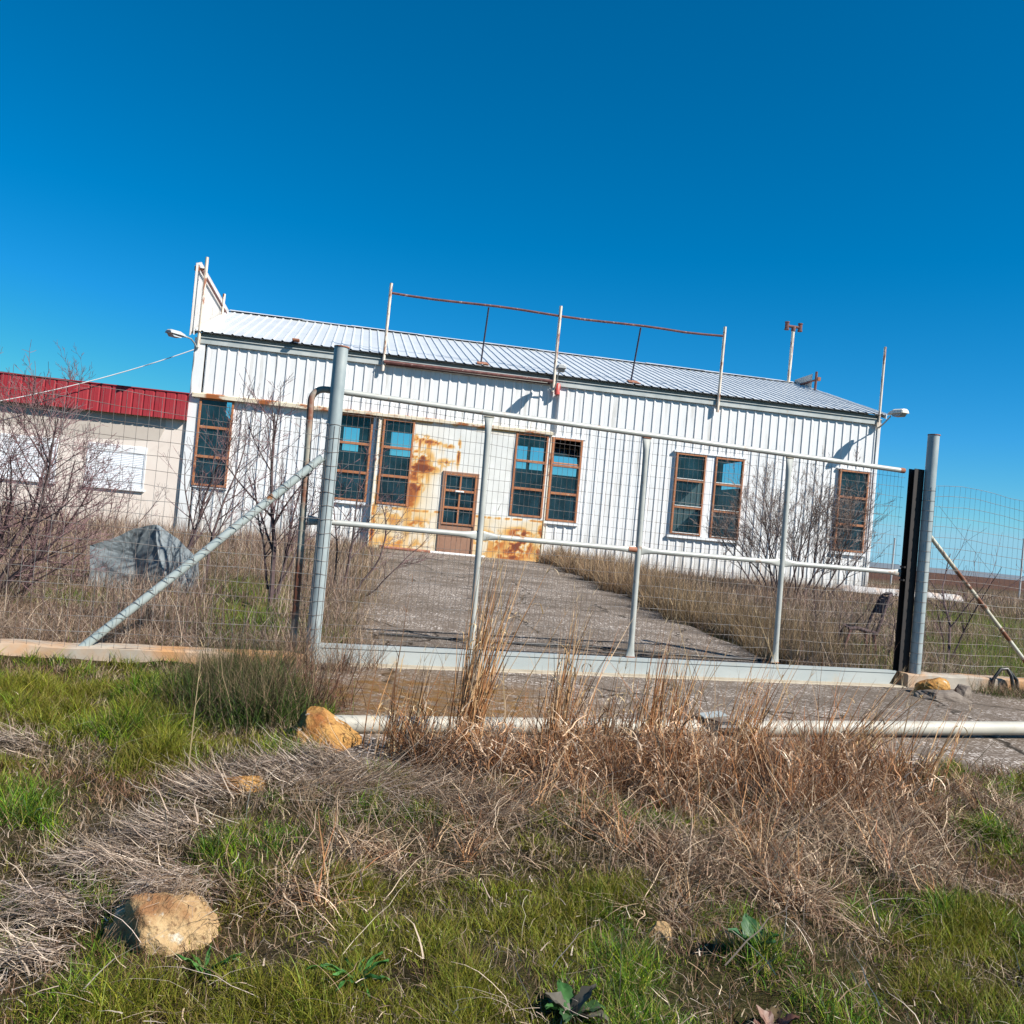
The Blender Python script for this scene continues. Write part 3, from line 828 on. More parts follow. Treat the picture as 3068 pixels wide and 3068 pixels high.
for t in (7.345, 11.62):
    zf = EAVE + (.35 + .16) * (RIDGE - EAVE) / (DEP / 2 + .16)
    s_ = MB(); s_.tube([L(t, -.12, 7.34), L(t - .02, .30, zf + .02)], .024, 6); st = s_.build('strut', M['blue_strut'], sf)
    f_ = MB(); f_.add([L(t - .17, -.05, EAVE + .075), L(t + .17, -.05, EAVE + .075), L(t + .15, .36, zf + .055), L(t - .13, .36, zf + .055)], [(0, 1, 2, 3)])
    f_.add([L(t - .17, -.05, EAVE + .055), L(t + .17, -.05, EAVE + .055), L(t + .15, .36, zf + .035), L(t - .13, .36, zf + .035)], [(3, 2, 1, 0)])
    f_.build('foot_plate', M['rust'], st)

def gable_frame(x, sgn, d_front, label, sheet_poly, poles, rail, plane):
    th = thing('gable_sign', label, 'sign', wp(x, 0, 5.3), BYAW)
    if sheet_poly:
        # ribbed sheet clipped to an outline, thin but real
        ds = [p[0] for p in sheet_poly]
        mb = MB()
        per = .08
        a = min(ds); rows = []
        def clip(dv):
            zs = []
            for (p, q) in zip(sheet_poly, sheet_poly[1:] + sheet_poly[:1]):
                if (p[0] - dv) * (q[0] - dv) <= 0 and abs(p[0] - q[0]) > 1e-9:
                    zs.append(p[1] + (q[1] - p[1]) * (dv - p[0]) / (q[0] - p[0]))
            return (min(zs), max(zs)) if len(zs) > 1 else None
        k = 0
        while a < max(ds) - 1e-4:
            c_ = clip(a)
            if c_: rows.append((a, c_[0], c_[1], (0, 0, .014, .014)[k % 4]))
            a += per / 2; k += 1
        for r1, r2 in zip(rows, rows[1:]):
            for off in (0, -.006):
                q = [(plane - x + r1[3] + off, r1[0], r1[1] - 5.3), (plane - x + r2[3] + off, r2[0], r2[1] - 5.3), (plane - x + r2[3] + off, r2[0], r2[2] - 5.3), (plane - x + r1[3] + off, r1[0], r1[2] - 5.3)]
                mb.quad(*(q if off == 0 else q[::-1]))
        mb.build('ribbed_sheet', M['sign_sheet'], th)
    for (d, z0, z1, mm) in poles:
        xp = plane - x + .10 if (sgn < 0 and d > 1) else 0
        p = MB(); p.tube([(xp, d, z0 - 5.3), (xp + .01, d, z1 - 5.3)], .042, 10); p.build('pole', M[mm], th, True)
    if rail:
        xr = plane - x + .075 if sgn < 0 else 0
        p = MB(); p.tube([(xr, rail[0], rail[2] - 5.3), (xr, rail[1], rail[3] - 5.3)], .035, 8)
        p.build('rail', M['rust_red'], th, True)
        p = MB(); p.tube([(-.22 if sgn < 0 else .0, rail[0], rail[2] - 5.3), (.03, rail[0], rail[2] - 5.3)], .03, 8); p.box(-.28 if sgn < 0 else -.05, -.16 if sgn < 0 else .05, rail[0] - .05, rail[0] + .05, rail[2] - 5.36, rail[2] - 5.24)
        p.build('clamp', M['rust'], th)
sl_ = (RIDGE - EAVE) / (DEP / 2 + .16)
rz = lambda d: EAVE + (d + .16) * sl_ - .02
gable_frame(0.0, -1, 0, 'tall white ribbed sheet on rusty poles above the left gable', [(-.32, 5.58), (-.34, 7.42), (.35, 7.63), (6.4, 7.66), (6.4, 7.2), (5.8, rz(5.8))], [(-.10, 5.34, 7.66, 'cream_pole'), (4.2, rz(4.2) - .3, 7.72, 'cream_pole')], (.0, 5.95, 7.36, 7.36), -.2)
gable_frame(19.2, 1, 0, 'short remnant of white sheet and rusty frame above the right gable', [(4.6, 6.9), (4.6, 7.69), (5.9, 7.67), (5.9, 7.2)], [(4.25, 6.6, 7.70, 'rust_red')], (4.05, 5.3, 7.42, 7.42), 19.25)
cp = MB(); cp.tube([(0, 0, 0), (.01, 0, 2.38)], .036, 10); cp.box(-.07, .05, -.045, .03, .02, .16)
cpo = cp.build('corner_pole', M['cream_pole'], None, True, wp(19.02, -.11, 5.35), BYAW)
tag(cpo, 'pale pole standing alone on the right corner of the warehouse', 'pole')

vp_ = thing('vent_pipe', 'tall pale vent pipe with a dark double cap on the ridge', 'vent pipe', wp(18.95, 5.75, 7.5), BYAW)
p = MB(); p.tube([(0, 0, -.1), (.02, 0, 1.9)], .055, 12); p.build('pipe', M['cream_pole'], vp_, True)
p = MB(); p.tube([(-.26, 0, 2.0), (.30, 0, 2.0)], .05, 10); p.tube([(.02, 0, 1.84), (.02, 0, 2.0)], .075, 10)
for x in (-.23, .27):
    p.tube([(x, 0, 1.86), (x, 0, 1.90), (x, 0, 1.91), (x, 0, 2.11), (x, 0, 2.12), (x, 0, 2.15)], [.085, .085, .07, .07, .085, .085], 10)
p.build('cap', M['rust_red'], vp_)

def flood(name, label, base, arm, head_c, hx, fwd, mats, lens_down=True):
    """arm: local polyline from the pole; head: tapered box"""
    th = thing(name, label, 'lamp', base, BYAW)
    a = MB(); a.tube(arm, .02, 8); a.build('arm', M['galv'], th, True)
    h = MB()
    X0, Yc, Zc = head_c
    w, l, t = hx
    dx, dy = fwd
    n = math.hypot(dx, dy); dx /= n; dy /= n
    def q(u, v, z): return (X0 + dx * u - dy * v, Yc + dy * u + dx * v, Zc + z)
    prof = [(-l * .5, .35, .35), (-l * .32, .75, .7), (-l * .1, 1, 1), (l * .45, 1, .9), (l * .5, .85, .6)]
    rows = []
    for u, ww, tt in prof:
        rows.append([q(u, -w * .5 * ww, 0), q(u, -w * .42 * ww, t * tt * .7), q(u, -w * .2 * ww, t * tt), q(u, w * .2 * ww, t * tt), q(u, w * .42 * ww, t * tt * .7), q(u, w * .5 * ww, 0)])
    vs = [p for r in rows for p in r]
    fs = [(i * 6 + j, i * 6 + j + 1, (i + 1) * 6 + j + 1, (i + 1) * 6 + j) for i in range(4) for j in range(5)]
    fs += [tuple(range(6))[::-1], tuple(24 + j for j in range(6))]
    fs += [(i * 6, (i + 1) * 6, (i + 1) * 6 + 5, i * 6 + 5) for i in range(4)]
    h.add(vs, fs); h.build('housing', M[mats], th)
    ln = MB()
    rows = [(-l * .22, .6, -.0), (-l * .1, .8, -t * .6), (l * .3, .85, -t * .65), (l * .44, .7, -.0)]
    vs = [p for u, ww, z in rows for p in (q(u, -w * .45 * ww, z - .004), q(u, w * .45 * ww, z - .004))]
    ln.add(vs, [(0, 1, 3, 2), (2, 3, 5, 4), (4, 5, 7, 6), (0, 2, 4, 6), (1, 7, 5, 3), (0, 6, 7, 1)])
    ln.build('lens', M['lens'], th)
    return th
flood('flood_lamp', 'grey flood lamp reaching out from the left corner of the warehouse', wp(-.03, -.12, 5.38), [(0, 0, -.05), (-.05, -.08, .04), (-.10, -.30, .10), (-.2, -.55, .10)], (-.36, -.78, .07), (.26, .55, .10), (-.62, -.78), 'lamp_grey')
flood('flood_lamp', 'small flood lamp on the middle pole of the sign frame', wp(9.32, -.16, 5.42), [(0, 0, -.1), (.02, -.10, .05), (.02, -.25, .26), (.02, -.36, .34)], (.02, -.52, .40), (.25, .42, .12), (.0, -1), 'lamp_grey')
flood('flood_lamp', 'cream flood lamp reaching out from the right corner of the warehouse', wp(19.06, -.14, 5.40), [(0, 0, 0), (.03, -.15, .10), (.02, -.45, .25)], (.05, -.72, .30), (.30, .62, .13), (.25, -.97), 'lamp_pale')
al = MB(); al.tube([(0, 0, -.16), (0, 0, -.14), (0, 0, .13), (0, 0, .16)], [.05, .075, .075, .05], 12)
tag(al.build('alarm_box', M['alarm'], None, True, wp(9.42, -.15, 5.36), BYAW), 'small red rounded alarm box below the middle flood lamp', 'alarm box')
pts = []
a0, a1 = wp(-.08, -.16, 5.26), wp(-5.6, -.5, 3.05)
for i in range(21):
    u = i / 20; p = a0.lerp(a1, u); p.z -= .34 * 4 * u * (1 - u) * .5; pts.append(p)
cb = MB(); cb.tube(pts, .012, 6)
tag(cb.build('power_cable', M['cable'], None), 'thin white cable sagging from the warehouse corner across the red fascia', 'cable')
pts = [wp(-.05, -.13, 5.3)] + [wp(.02 - .05 * math.sin(i * .8), -.07, 5.15 - i * .12) for i in range(9)]
cb = MB(); cb.tube([wp(-.06, -.1, 5.32)] + [wp(-.08 + .012 * math.sin(i), -.062, 5.2 - .13 * i) for i in range(9)] + [wp(.04, -.062, 4.05)], .006, 5)
tag(cb.build('wall_cable', M['hose'], None), 'thin dark cable running down the left corner of the warehouse', 'cable')

# ------------------------------------------------------------------ annex
an = thing('annex', 'low cream annex with a red sheet metal fascia left of the warehouse', 'building', (B0[0], B0[1], 0), BYAW)
AF, AW = -.16, .03
AX0, AX1 = -10.5, -.11
aw = MB()
aops = [(-2.42, -1.0, 1.58, 2.67), (-4.46, -3.10, 1.58, 2.67)]
def wall_open(mb, x0, x1, y, z0, z1, ops, th=.25):
    xs = sorted({x0, x1, *[v for o in ops for v in o[:2]]}); zs = sorted({z0, z1, *[v for o in ops for v in o[2:]]})
    for a, b in zip(xs, xs[1:]):
        for c_, d_ in zip(zs, zs[1:]):
            mx, mz = (a + b) / 2, (c_ + d_) / 2
            if any(o[0] < mx < o[1] and o[2] < mz < o[3] for o in ops): continue
            mb.quad((a, y, c_), (b, y, c_), (b, y, d_), (a, y, d_))
    for o in ops:
        mb.quad((o[0], y, o[2]), (o[0], y, o[3]), (o[0], y + th, o[3]), (o[0], y + th, o[2]))
        mb.quad((o[1], y, o[3]), (o[1], y, o[2]), (o[1], y + th, o[2]), (o[1], y + th, o[3]))
        mb.quad((o[0], y, o[3]), (o[1], y, o[3]), (o[1], y + th, o[3]), (o[0], y + th, o[3]))
        mb.quad((o[0], y, o[2]), (o[0], y + th, o[2]), (o[1], y + th, o[2]), (o[1], y, o[2]))
wall_open(aw, AX0, AX1, AW, .3, 3.9, aops)
aw.quad((AX0, AW, .3), (AX0, AW, 3.9), (AX0, 7, 3.9), (AX0, 7, .3)); aw.quad((AX1, AW, .3), (AX1, 7, .3), (AX1, 7, 3.9), (AX1, AW, 3.9)); aw.quad((AX0, 7, .3), (AX0, 7, 3.9), (AX1, 7, 3.9), (AX1, 7, .3))
wo_ = aw.build('wall', M['plaster'], an)
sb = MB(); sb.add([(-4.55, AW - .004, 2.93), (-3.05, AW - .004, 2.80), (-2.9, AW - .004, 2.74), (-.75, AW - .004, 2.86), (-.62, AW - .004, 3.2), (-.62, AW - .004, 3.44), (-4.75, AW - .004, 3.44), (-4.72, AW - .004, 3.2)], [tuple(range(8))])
sb.build('darker_band', M['plaster_band'], wo_)  # flat patch of darker plaster colour over the wall below the fascia
def red_fascia():
    mb = MB()
    per = .26
    x = AX1
    xs = []
    while x > AX0:
        xs += [(x, 0), (x - .018, .018), (x - .042, .018), (x - .06, 0), (x - .15, 0), (x - .155, -.006), (x - .165, 0)]
        x -= per
    for (xa, ya), (xb, yb) in zip(xs, xs[1:]):
        mb.quad((xb, AF + yb, 3.45), (xa, AF + ya, 3.45), (xa, AF + ya + .03, 4.125), (xb, AF + yb + .03, 4.125))
    mb.quad((AX1, AF, 3.45), (AX1, AW + .2, 3.45), (AX1, AW + .2, 4.125), (AX1, AF + .03, 4.125))
    mb.box(AX0, AX1 + .02, AF + .01, AF + .14, 4.126, 4.15)
    return mb
red_fascia().build('red_fascia', M['red'], an)
rfm = MB(); rfm.box(AX0, AX1 - .01, AF + .06, 7.2, 3.9, 4.1); rfm.build('flat_roof', M['dark_gap'], an)
for (a, b, z0, z1) in aops:
    w = MB()
    w.bbox(a, b, AW - .012, AW + .1, z1 - .2, z1, .012)
    w.bbox(a, a + .05, AW - .012, AW + .1, z0, z1 - .2); w.bbox(b - .05, b, AW - .012, AW + .1, z0, z1 - .2); w.bbox(a - .04, b + .04, AW - .06, AW + .1, z0 - .05, z0, .01)
    wo = w.build('window', M['white_frame'], an)
    sh = MB(); z = z0
    while z < z1 - .205:
        zt = min(z + .043, z1 - .2)
        sh.add([(a + .05, AW + .013, z), (b - .05, AW + .013, z), (b - .05, AW + .0, z + .012), (a + .05, AW + .0, z + .012), (b - .05, AW + .002, zt - .006), (a + .05, AW + .002, zt - .006), (b - .05, AW + .013, zt), (a + .05, AW + .013, zt)],
               [(0, 1, 2, 3), (3, 2, 4, 5), (5, 4, 6, 7)])
        z += .043
    sh.build('roller_shutter', M['shutter'], wo)

# ------------------------------------------------------------------ gate and fence (local: x along gate, y inward)
def gp(t, y, z):
    return Vector((G0[0] + GD[0] * t + GN[0] * y, G0[1] + GD[1] * t + GN[1] * y, z))

def gate_post(label, t, z0, z1):
    th = thing('gate_post', label, 'gate post', gp(t, 0, z0), GYAW, 'gate posts')
    p = MB(); p.tube([(0, 0, -.15), (0, 0, z1 - z0)], .064, 24); p.build('tube', M['galv'], th, True)
    c_ = MB(); c_.tube([(.004, 0, z1 - z0 + .001), (.004, 0, z1 - z0 + .012)], .070, 20); c_.build('cap', M['rust'], th)
    return th
gate_post('tall grey steel gate post on the left, rusty pipe elbow behind it', 0, 0, 2.87)
gate_post('tall grey steel gate post on the right beside the dark channel', 6.84, .05, 2.90)

gt = thing('sliding_gate', 'wide grey pipe framed sliding gate filled with wire mesh', 'gate', gp(3.3, .12, 0), GYAW)
def gl(t, z, y=.12): return (t - 3.3, y - .12, z)
def flare(p0, p1, r, n=14):
    P0, P1 = Vector(p0), Vector(p1); Ld = (P1 - P0).length
    us = [0, .012, .07, .13, .2]
    us = [u / Ld * 1.0 for u in us] + [.5] + [1 - u / Ld for u in us[::-1]]
    fl = [(1.75, .28), (1.7, .32), (1.35, .7), (1.1, .95), (1, 1), (1, 1), (1, 1), (1.1, .95), (1.35, .7), (1.7, .32), (1.75, .28)]
    return [P0.lerp(P1, u) for u in us], fl
rl = MB(); rl.tube([gl(-.02, 2.49), gl(1.5, 2.48), gl(3.3, 2.478), gl(5, 2.472), gl(6.56, 2.466)], .029, 16)
rl.build('top_rail', M['galv_rail'], gt, True)
bars = [(1.53, 2.447, .185), (3.255, 2.447, .175), (5.02, 2.44, .19)]
el = MB()
arc = [gl(-.21 + .12 * (1 - math.cos(a)) , 2.37 + .12 * math.sin(a)) for a in np.linspace(0, math.pi / 2, 8)]
el.tube([gl(-.16, .05), gl(-.175, 1.0), gl(-.20, 2.0)] + arc + [gl(-.021, 2.49)], .031, 14)
el.build('end_frame', M['elbow'], gt, True)
for t, z1, z0 in bars:
    b_ = MB(); P, fl = flare(gl(t, z0), gl(t - .03, z1), .03); b_.tube(P, .03, 14, flat=fl, up=(1, 0, 0)); b_.build('upright', M['galv_rail'], gt, True)
ends = [-.17] + [b[0] - .01 for b in bars] + [6.66]
zm = [1.285, 1.285, 1.283, 1.285, 1.29]
for a, b, za, zb in zip(ends, ends[1:], zm, zm[1:]):
    r_ = MB(); P, fl = flare(gl(a + .03, za), gl(b - .03, zb), .027); r_.tube(P, .027, 14, flat=fl); r_.build('middle_rail', M['galv_rail'], gt, True)
for (ta, tb, z, r_) in ((3.12, 3.215, 1.284, .0285), (6.50, 6.565, 2.4665, .0305), (-.02, .03, 2.49, .0305)):
    k_ = MB(); k_.tube([gl(ta, z), gl(tb, z)], r_, 12); k_.build('rusty_joint', M['rust'], gt, True)
for t, z1, z0 in bars:
    for tt, zz in ((t - .03, z1 - .004), (t, z0 + .004)):
        w_ = MB()
        w_.tube([gl(tt + .05 * math.cos(a), zz, .12 + .012 * math.sin(a)) for a in np.linspace(0, 2 * math.pi, 15)], .006, 6, False)
        w_.build('weld', M['elbow'], gt, True)
bm = MB()
bm.prism([(.06, .012), (6.50, .012), (6.60, .17), (.06, .178)], -.0, .12, lambda u, v, d: (u - 3.3, d - .10, v))
bm.box(.06 - 3.3, 6.58 - 3.3, -.108, -.1005, .150, .178)
bm.build('bottom_beam', M['beam'], gt)
gw_ = MB()
rnd = random.Random(8)
t = -.14
while t < 6.6:
    j = rnd.uniform(-.004, .004)
    gw_.tube([gl(t + j, .17, .15), gl(t + j + rnd.uniform(-.006, .006), 1.3, .15), gl(t + j, 2.45, .15)], .0016, 4, False)
    t += .055
z = .22
while z < 2.44:
    P = [gl(-.16 + 6.78 * i / 20, z + rnd.uniform(-.007, .007) + .012 * math.sin(i * .55 + z * 3), .153 + .012 * math.sin(i * .8 + z * 5)) for i in range(21)]
    gw_.tube(P, .0018, 4, False); z += .115
gw_.build('wire_mesh', M['wire'], gt)
chb = MB()
chb.box(.088, .096, .05, .145, .06, 2.50); chb.box(-.045, .0875, .05, .058, .06, 2.50); chb.box(-.045, .0875, .137, .145, .06, 2.50)
for zz in (1.2, 1.35):
    chb.box(-.075, -.046, .06, .13, zz, zz + .02)
tag(chb.build('latch_channel', M['dark_channel'], None, False, gp(6.7, 0, 0), GYAW), 'dark upright steel channel where the gate closes on the right', 'gate channel')

def fence_mesh(t0, t1, top, dv, dh, z0, wav, seed, rings=None):
    rnd = random.Random(seed)
    mb = MB()
    def zt(t): return top(t)
    wob = lambda t, z: wav * math.sin(t * 2.1 + z * 2.4 + seed) * (z / 2.2)
    n = int(abs(t1 - t0) / dv)
    for i in range(n + 1):
        t = t0 + (t1 - t0) * i / n
        mb.tube([(t + wob(t, zt(t) * k / 5) * .9, .02 * math.sin(t + k), z0 + (zt(t) - z0) * k / 5) for k in range(6)], .0016, 4, False)
    nz = int((zt(t0) - z0) / dh)
    for k in range(nz + 1):
        mb.tube([(t0 + (t1 - t0) * i / 24, .02 * math.sin(t0 + i * .7 + k), z0 + (zt(t0 + (t1 - t0) * i / 24) - z0) * k / nz + rnd.uniform(-.006, .006) + wav * .3 * math.sin(i * 1.1 + k)) for i in range(25)], .0023, 4, False)
    return mb, nz
fL = thing('wire_fence', 'wire mesh fence with a slanting pale brace left of the gate', 'fence', gp(-1, 0, 0), GYAW)
mb, nz = fence_mesh(-.06, -5.2, lambda t: 2.16 - .036 * t, .092, .122, .08, .006, 1)
mb.v = [(v[0] + 1, v[1] - .07, v[2]) for v in mb.v]
for k in range(nz + 1):
    z = .08 + 2.08 * k / nz
    mb.tube([(1 + .0675 * math.cos(a), .0675 * math.sin(a), z + .006 * math.sin(a * 2 + k)) for a in np.linspace(0, 2 * math.pi, 17)], .0024, 4, False)
for a in (-2.3, -1.6, -.8):
    mb.tube([(1 + .067 * math.cos(a), .067 * math.sin(a), .08), (1 + .067 * math.cos(a), .067 * math.sin(a), 2.15)], .002, 4, False)
mb.build('wire_mesh', M['wire'], fL)
br = MB(); b0_, b1_ = Vector((-.03 + 1 - .05, -.02, 1.86)), Vector((-1.90 + 1, -.02, .06))
br.tube([b0_, b0_.lerp(b1_, .5) + Vector((0, 0, -.012)), b1_], .036, 14); bro = br.build('brace', M['brace_l'], fL, True)
dirb = (b1_ - b0_).normalized(); sd = Vector((0, 1, 0)); up_ = dirb.cross(sd)
for k in range(17):
    u = .05 + k * .056
    c_ = b0_.lerp(b1_, u)
    wr = MB(); wr.tube([c_ + sd * .039 * math.cos(a) + up_ * .039 * math.sin(a) + dirb * (.022 * a / 3 - .02) for a in np.linspace(-.4, 2 * math.pi - .6, 13)], .0026, 4, False)
    wr.build('wire_tie', M['wire'], bro)

fR = thing('wire_fence', 'wavy wire mesh fence with a thin rusty brace right of the gate', 'fence', gp(7, 0, .1), GYAW)
mb, nz = fence_mesh(6.9, 12.5, lambda t: 2.33 + .03 * math.sin((t - 6.9) * 3) - .012 * (t - 7), .078, .118, .16, .022, 5)
mb.v = [(v[0] - 7, v[1] + .02, v[2] - .1) for v in mb.v]
for k in range(nz + 1):
    z = .06 + 2.1 * k / nz
    mb.tube([(-.16 + .0675 * math.cos(a), .0675 * math.sin(a), z) for a in np.linspace(0, 2 * math.pi, 17)], .0024, 4, False)
for a in (-2.0, -.9):
    mb.tube([(-.16 + .067 * math.cos(a), .067 * math.sin(a), .05), (-.16 + .067 * math.cos(a), .067 * math.sin(a), 2.2)], .002, 4, False)
mb.tube([(.0, 0, 2.0), (1.6, .02, .7)], .002, 4, False)
mb.build('wire_mesh', M['wire'], fR)
p = MB(); p.tube([(-.08, .03, 1.655), (.8, .03, .90), (1.95, .03, -.10)], .024, 12); p.tube([(.80, .03, .90), (.86, .03, .85)], .031, 12)
p.build('brace', M['brace_r'], fR, True)
p = MB(); p.tube([(5.4, .02, -.15), (5.4, .02, 2.3)], .03, 10); p.build('post', M['galv'], fR, True)

def plinth(name, label, t0, t1, z0f, z1f, seed):
    mb = MB(); n = 40
    rn = random.Random(seed)
    rows = []
    for i in range(n + 1):
        t = t0 + (t1 - t0) * i / n
        a, b = z0f(t), z1f(t) + rn.uniform(-.008, .008)
        rows.append([(t, -.10 + rn.uniform(-.006, .006), a), (t, -.10 + rn.uniform(-.008, .008), b - .015), (t, -.08, b), (t, .13, b + .003), (t, .15, b - .02), (t, .15, a)])
    vs = [p for r in rows for p in r]
    fs = [(i * 6 + j, (i + 1) * 6 + j, (i + 1) * 6 + j + 1, i * 6 + j + 1) for i in range(n) for j in range(5)]
    fs += [tuple(range(6))[::-1], tuple(n * 6 + j for j in range(6))]
    mb.add([(v[0] - t0, v[1], v[2]) for v in vs], fs)
    return tag(mb.build(name, M['concrete'], None, True, gp(t0, 0, 0), GYAW), label, 'kerb wall')
plinth('concrete_plinth', 'low concrete plinth under the fence left of the gate', -7.0, -.07, lambda t: -.35, lambda t: .085 - .0 * t, 3)
plinth('concrete_plinth', 'low rust stained concrete plinth under the fence right of the gate', 6.66, 14, lambda t: -.3, lambda t: .165 - .012 * (t - 6.7), 4)
sm_ = MB(); sm_.bbox(-3.1, 3.2, -.16, .16, -.12, .0105 + .012, .012)
tag(sm_.build('gate_sill', M['sill'], None, False, gp(3.42, .02, 0), GYAW), 'pale concrete sill strip under the bottom beam of the gate', 'sill')

# boom pole in front of the gate
bo = thing('barrier_pole', 'long beige pipe lying on the paving in front of the gate', 'barrier pole', (1.62, 6.86, .0), 0)
A = Vector((-1.15, 5.80, .055)); Bq = Vector((1.52, 6.82, .062)); Cq = Vector((1.78, 6.92, .064)); Dq = Vector((7.6, 9.14, .13))
o_ = Vector((1.62, 6.86, 0))
p = MB(); p.tube([A - o_, A.lerp(Bq, .5) - o_, Bq - o_], .056, 20); p.build('pipe', M['boom'], bo, True)
p = MB(); p.tube([Cq - o_, Cq.lerp(Dq, .5) - o_, Dq - o_], .056, 20); p.build('pipe', M['boom'], bo, True)
p = MB(); p.tube([Bq.lerp(A, .01) - o_, Cq.lerp(Dq, .02) - o_], .045, 14)
dv = (Cq - Bq).normalized(); nv = Vector((-dv.y, dv.x, 0))
def bk(u, v, z): return Bq - o_ + dv * u + nv * v + Vector((0, 0, z))
p.add([bk(-.05, -.06, .075), bk(.02, -.06, -.04), bk(.08, -.06, -.05), bk(.11, -.06, .05), bk(-.05, .06, .075), bk(.02, .06, -.04), bk(.08, .06, -.05), bk(.11, .06, .05)],
      [(0, 1, 2, 3), (4, 7, 6, 5), (0, 4, 5, 1), (2, 6, 7, 3), (1, 5, 6, 2)])
p.build('bracket', M['hose'], bo)
p = MB(); q_ = [bk(-.04, -.055, .080), bk(.15, -.055, .098), bk(.16, .05, .108), bk(-.03, .05, .090)]
p.add(q_ + [v + Vector((0, 0, .008)) for v in q_], [(3, 2, 1, 0), (4, 5, 6, 7), (0, 1, 5, 4), (1, 2, 6, 5), (2, 3, 7, 6), (3, 0, 4, 7)])
p.build('plate', M['beam'], bo)

# ------------------------------------------------------------------ rocks, scrap, odds and ends
def icos(n=4):
    import bmesh
    bm_ = bmesh.new(); bmesh.ops.create_icosphere(bm_, subdivisions=n, radius=1)
    v = np.array([q.co[:] for q in bm_.verts]); f = np.array([[q.index for q in fc.verts] for fc in bm_.faces]); bm_.free()
    return v, f
IV, IF = icos(5)
def rock(label, loc, rad, seed, mat, facets=10, rough=.10, sharp=.85, tilt=0, cat='rock', name='rock'):
    rs = np.random.RandomState(seed)
    v = IV.copy()
    for i in range(facets):
        nrm = rs.normal(size=3); nrm[2] = abs(nrm[2]) * .9 + (.15 if i < 3 else -.1); nrm /= np.linalg.norm(nrm)
        d_ = rs.uniform(.55, .9) * sharp
        ex = np.clip(v @ nrm - d_, 0, None)
        v = v - ex[:, None] * nrm * .93
    disp = 1 + rough * (fbm(v[:, 0] * 2.1 + v[:, 2] * 1.7 + seed, v[:, 1] * 2.3 - v[:, 2] * 1.1, seed, 5) - .5) * 2
    disp = disp + .10 * (fbm(v[:, 0] * 7 + v[:, 2] * 5, v[:, 1] * 8 - v[:, 2] * 7, seed + 3, 5) - .5) + .05 * (np.abs(fbm(v[:, 0] * 12 - v[:, 2] * 9, v[:, 1] * 13 + v[:, 2] * 8, seed + 9, 3) - .5) * 2 - .3)
    v = v * disp[:, None] * np.array(rad)
    c_, s_ = math.cos(tilt), math.sin(tilt)
    v = np.stack([v[:, 0] * c_ - v[:, 2] * s_, v[:, 1], v[:, 0] * s_ + v[:, 2] * c_], 1)
    o = np_mesh(name, v, IF, mat, smooth_=True)
    o.location = loc
    return tag(o, label, cat)
def gzf(x, y): return float(gz(np.array(x), np.array(y)))
# pointed ochre stone: a hand shaped wedge
def wedge_rock(label, loc, mat):
    rs = np.random.RandomState(5)
    v = IV.copy()
    planes = [((-.85, -.25, .45), .58), ((.72, -.10, .70), .52), ((-.05, -.92, .35), .60), ((.25, .9, .35), .6), ((.55, -.62, .45), .60), ((-.55, -.70, .35), .66), ((-.25, -.30, .92), .66), ((.9, -.4, -.1), .78), ((-.95, .1, .1), .75), ((.3, -.6, .75), .62)]
    for nrm, d_ in planes:
        nrm = np.array(nrm, float); nrm /= np.linalg.norm(nrm)
        v = v - np.clip(v @ nrm - d_, 0, None)[:, None] * nrm * .98
    disp = 1 + .16 * (fbm(v[:, 0] * 3 + v[:, 2] * 2, v[:, 1] * 3 - v[:, 2], 17, 5) - .5) * 2
    disp = disp + .10 * (fbm(v[:, 0] * 7 + v[:, 2] * 5, v[:, 1] * 8 - v[:, 2] * 7, 8, 5) - .5) + .05 * (np.abs(fbm(v[:, 0] * 12 - v[:, 2] * 9, v[:, 1] * 13 + v[:, 2] * 8, 9, 3) - .5) * 2 - .3)
    v = v * disp[:, None] * np.array((.245, .20, .17))
    v[:, 0] -= v[:, 2] * .12
    o = np_mesh('rock', v, IF, mat, smooth_=True); o.location = loc
    return tag(o, label, 'rock')
wedge_rock('pointed ochre rock against the left end of the beige pipe', (-1.0, 5.62, .055), M['rock_o'])
rock('flat orange stone half buried in straw left of centre', (-1.22, 4.80, gzf(-1.22, 4.8) + .01), (.19, .14, .06), 12, M['rock_o'])
rock('large rounded pale tan boulder in the grass at lower left', (-1.10, 3.36, gzf(-1.10, 3.36) - .01), (.185, .18, .175), 29, M['rock_p'], facets=5, rough=.30, sharp=1.05, tilt=.3)
rock('small tan stone in dead grass at lower right', (.72, 3.72, gzf(.72, 3.72) + .02), (.055, .06, .055), 33, M['rock_p'], facets=5)
rock('orange stone on a broken slab beside the right gate post', (4.72, 10.3, .10), (.21, .17, .12), 44, M['rock_o'])
rock('broken grey concrete slab lying in front of the right plinth', (4.68, 9.92, .05), (.34, .24, .065), 52, M['slab'], facets=14, rough=.16, cat='slab', name='concrete_slab')
rock('lump of grey concrete against the right plinth', (5.05, 10.28, .05), (.13, .12, .12), 57, M['slab'], facets=8, cat='rubble', name='concrete_lump')

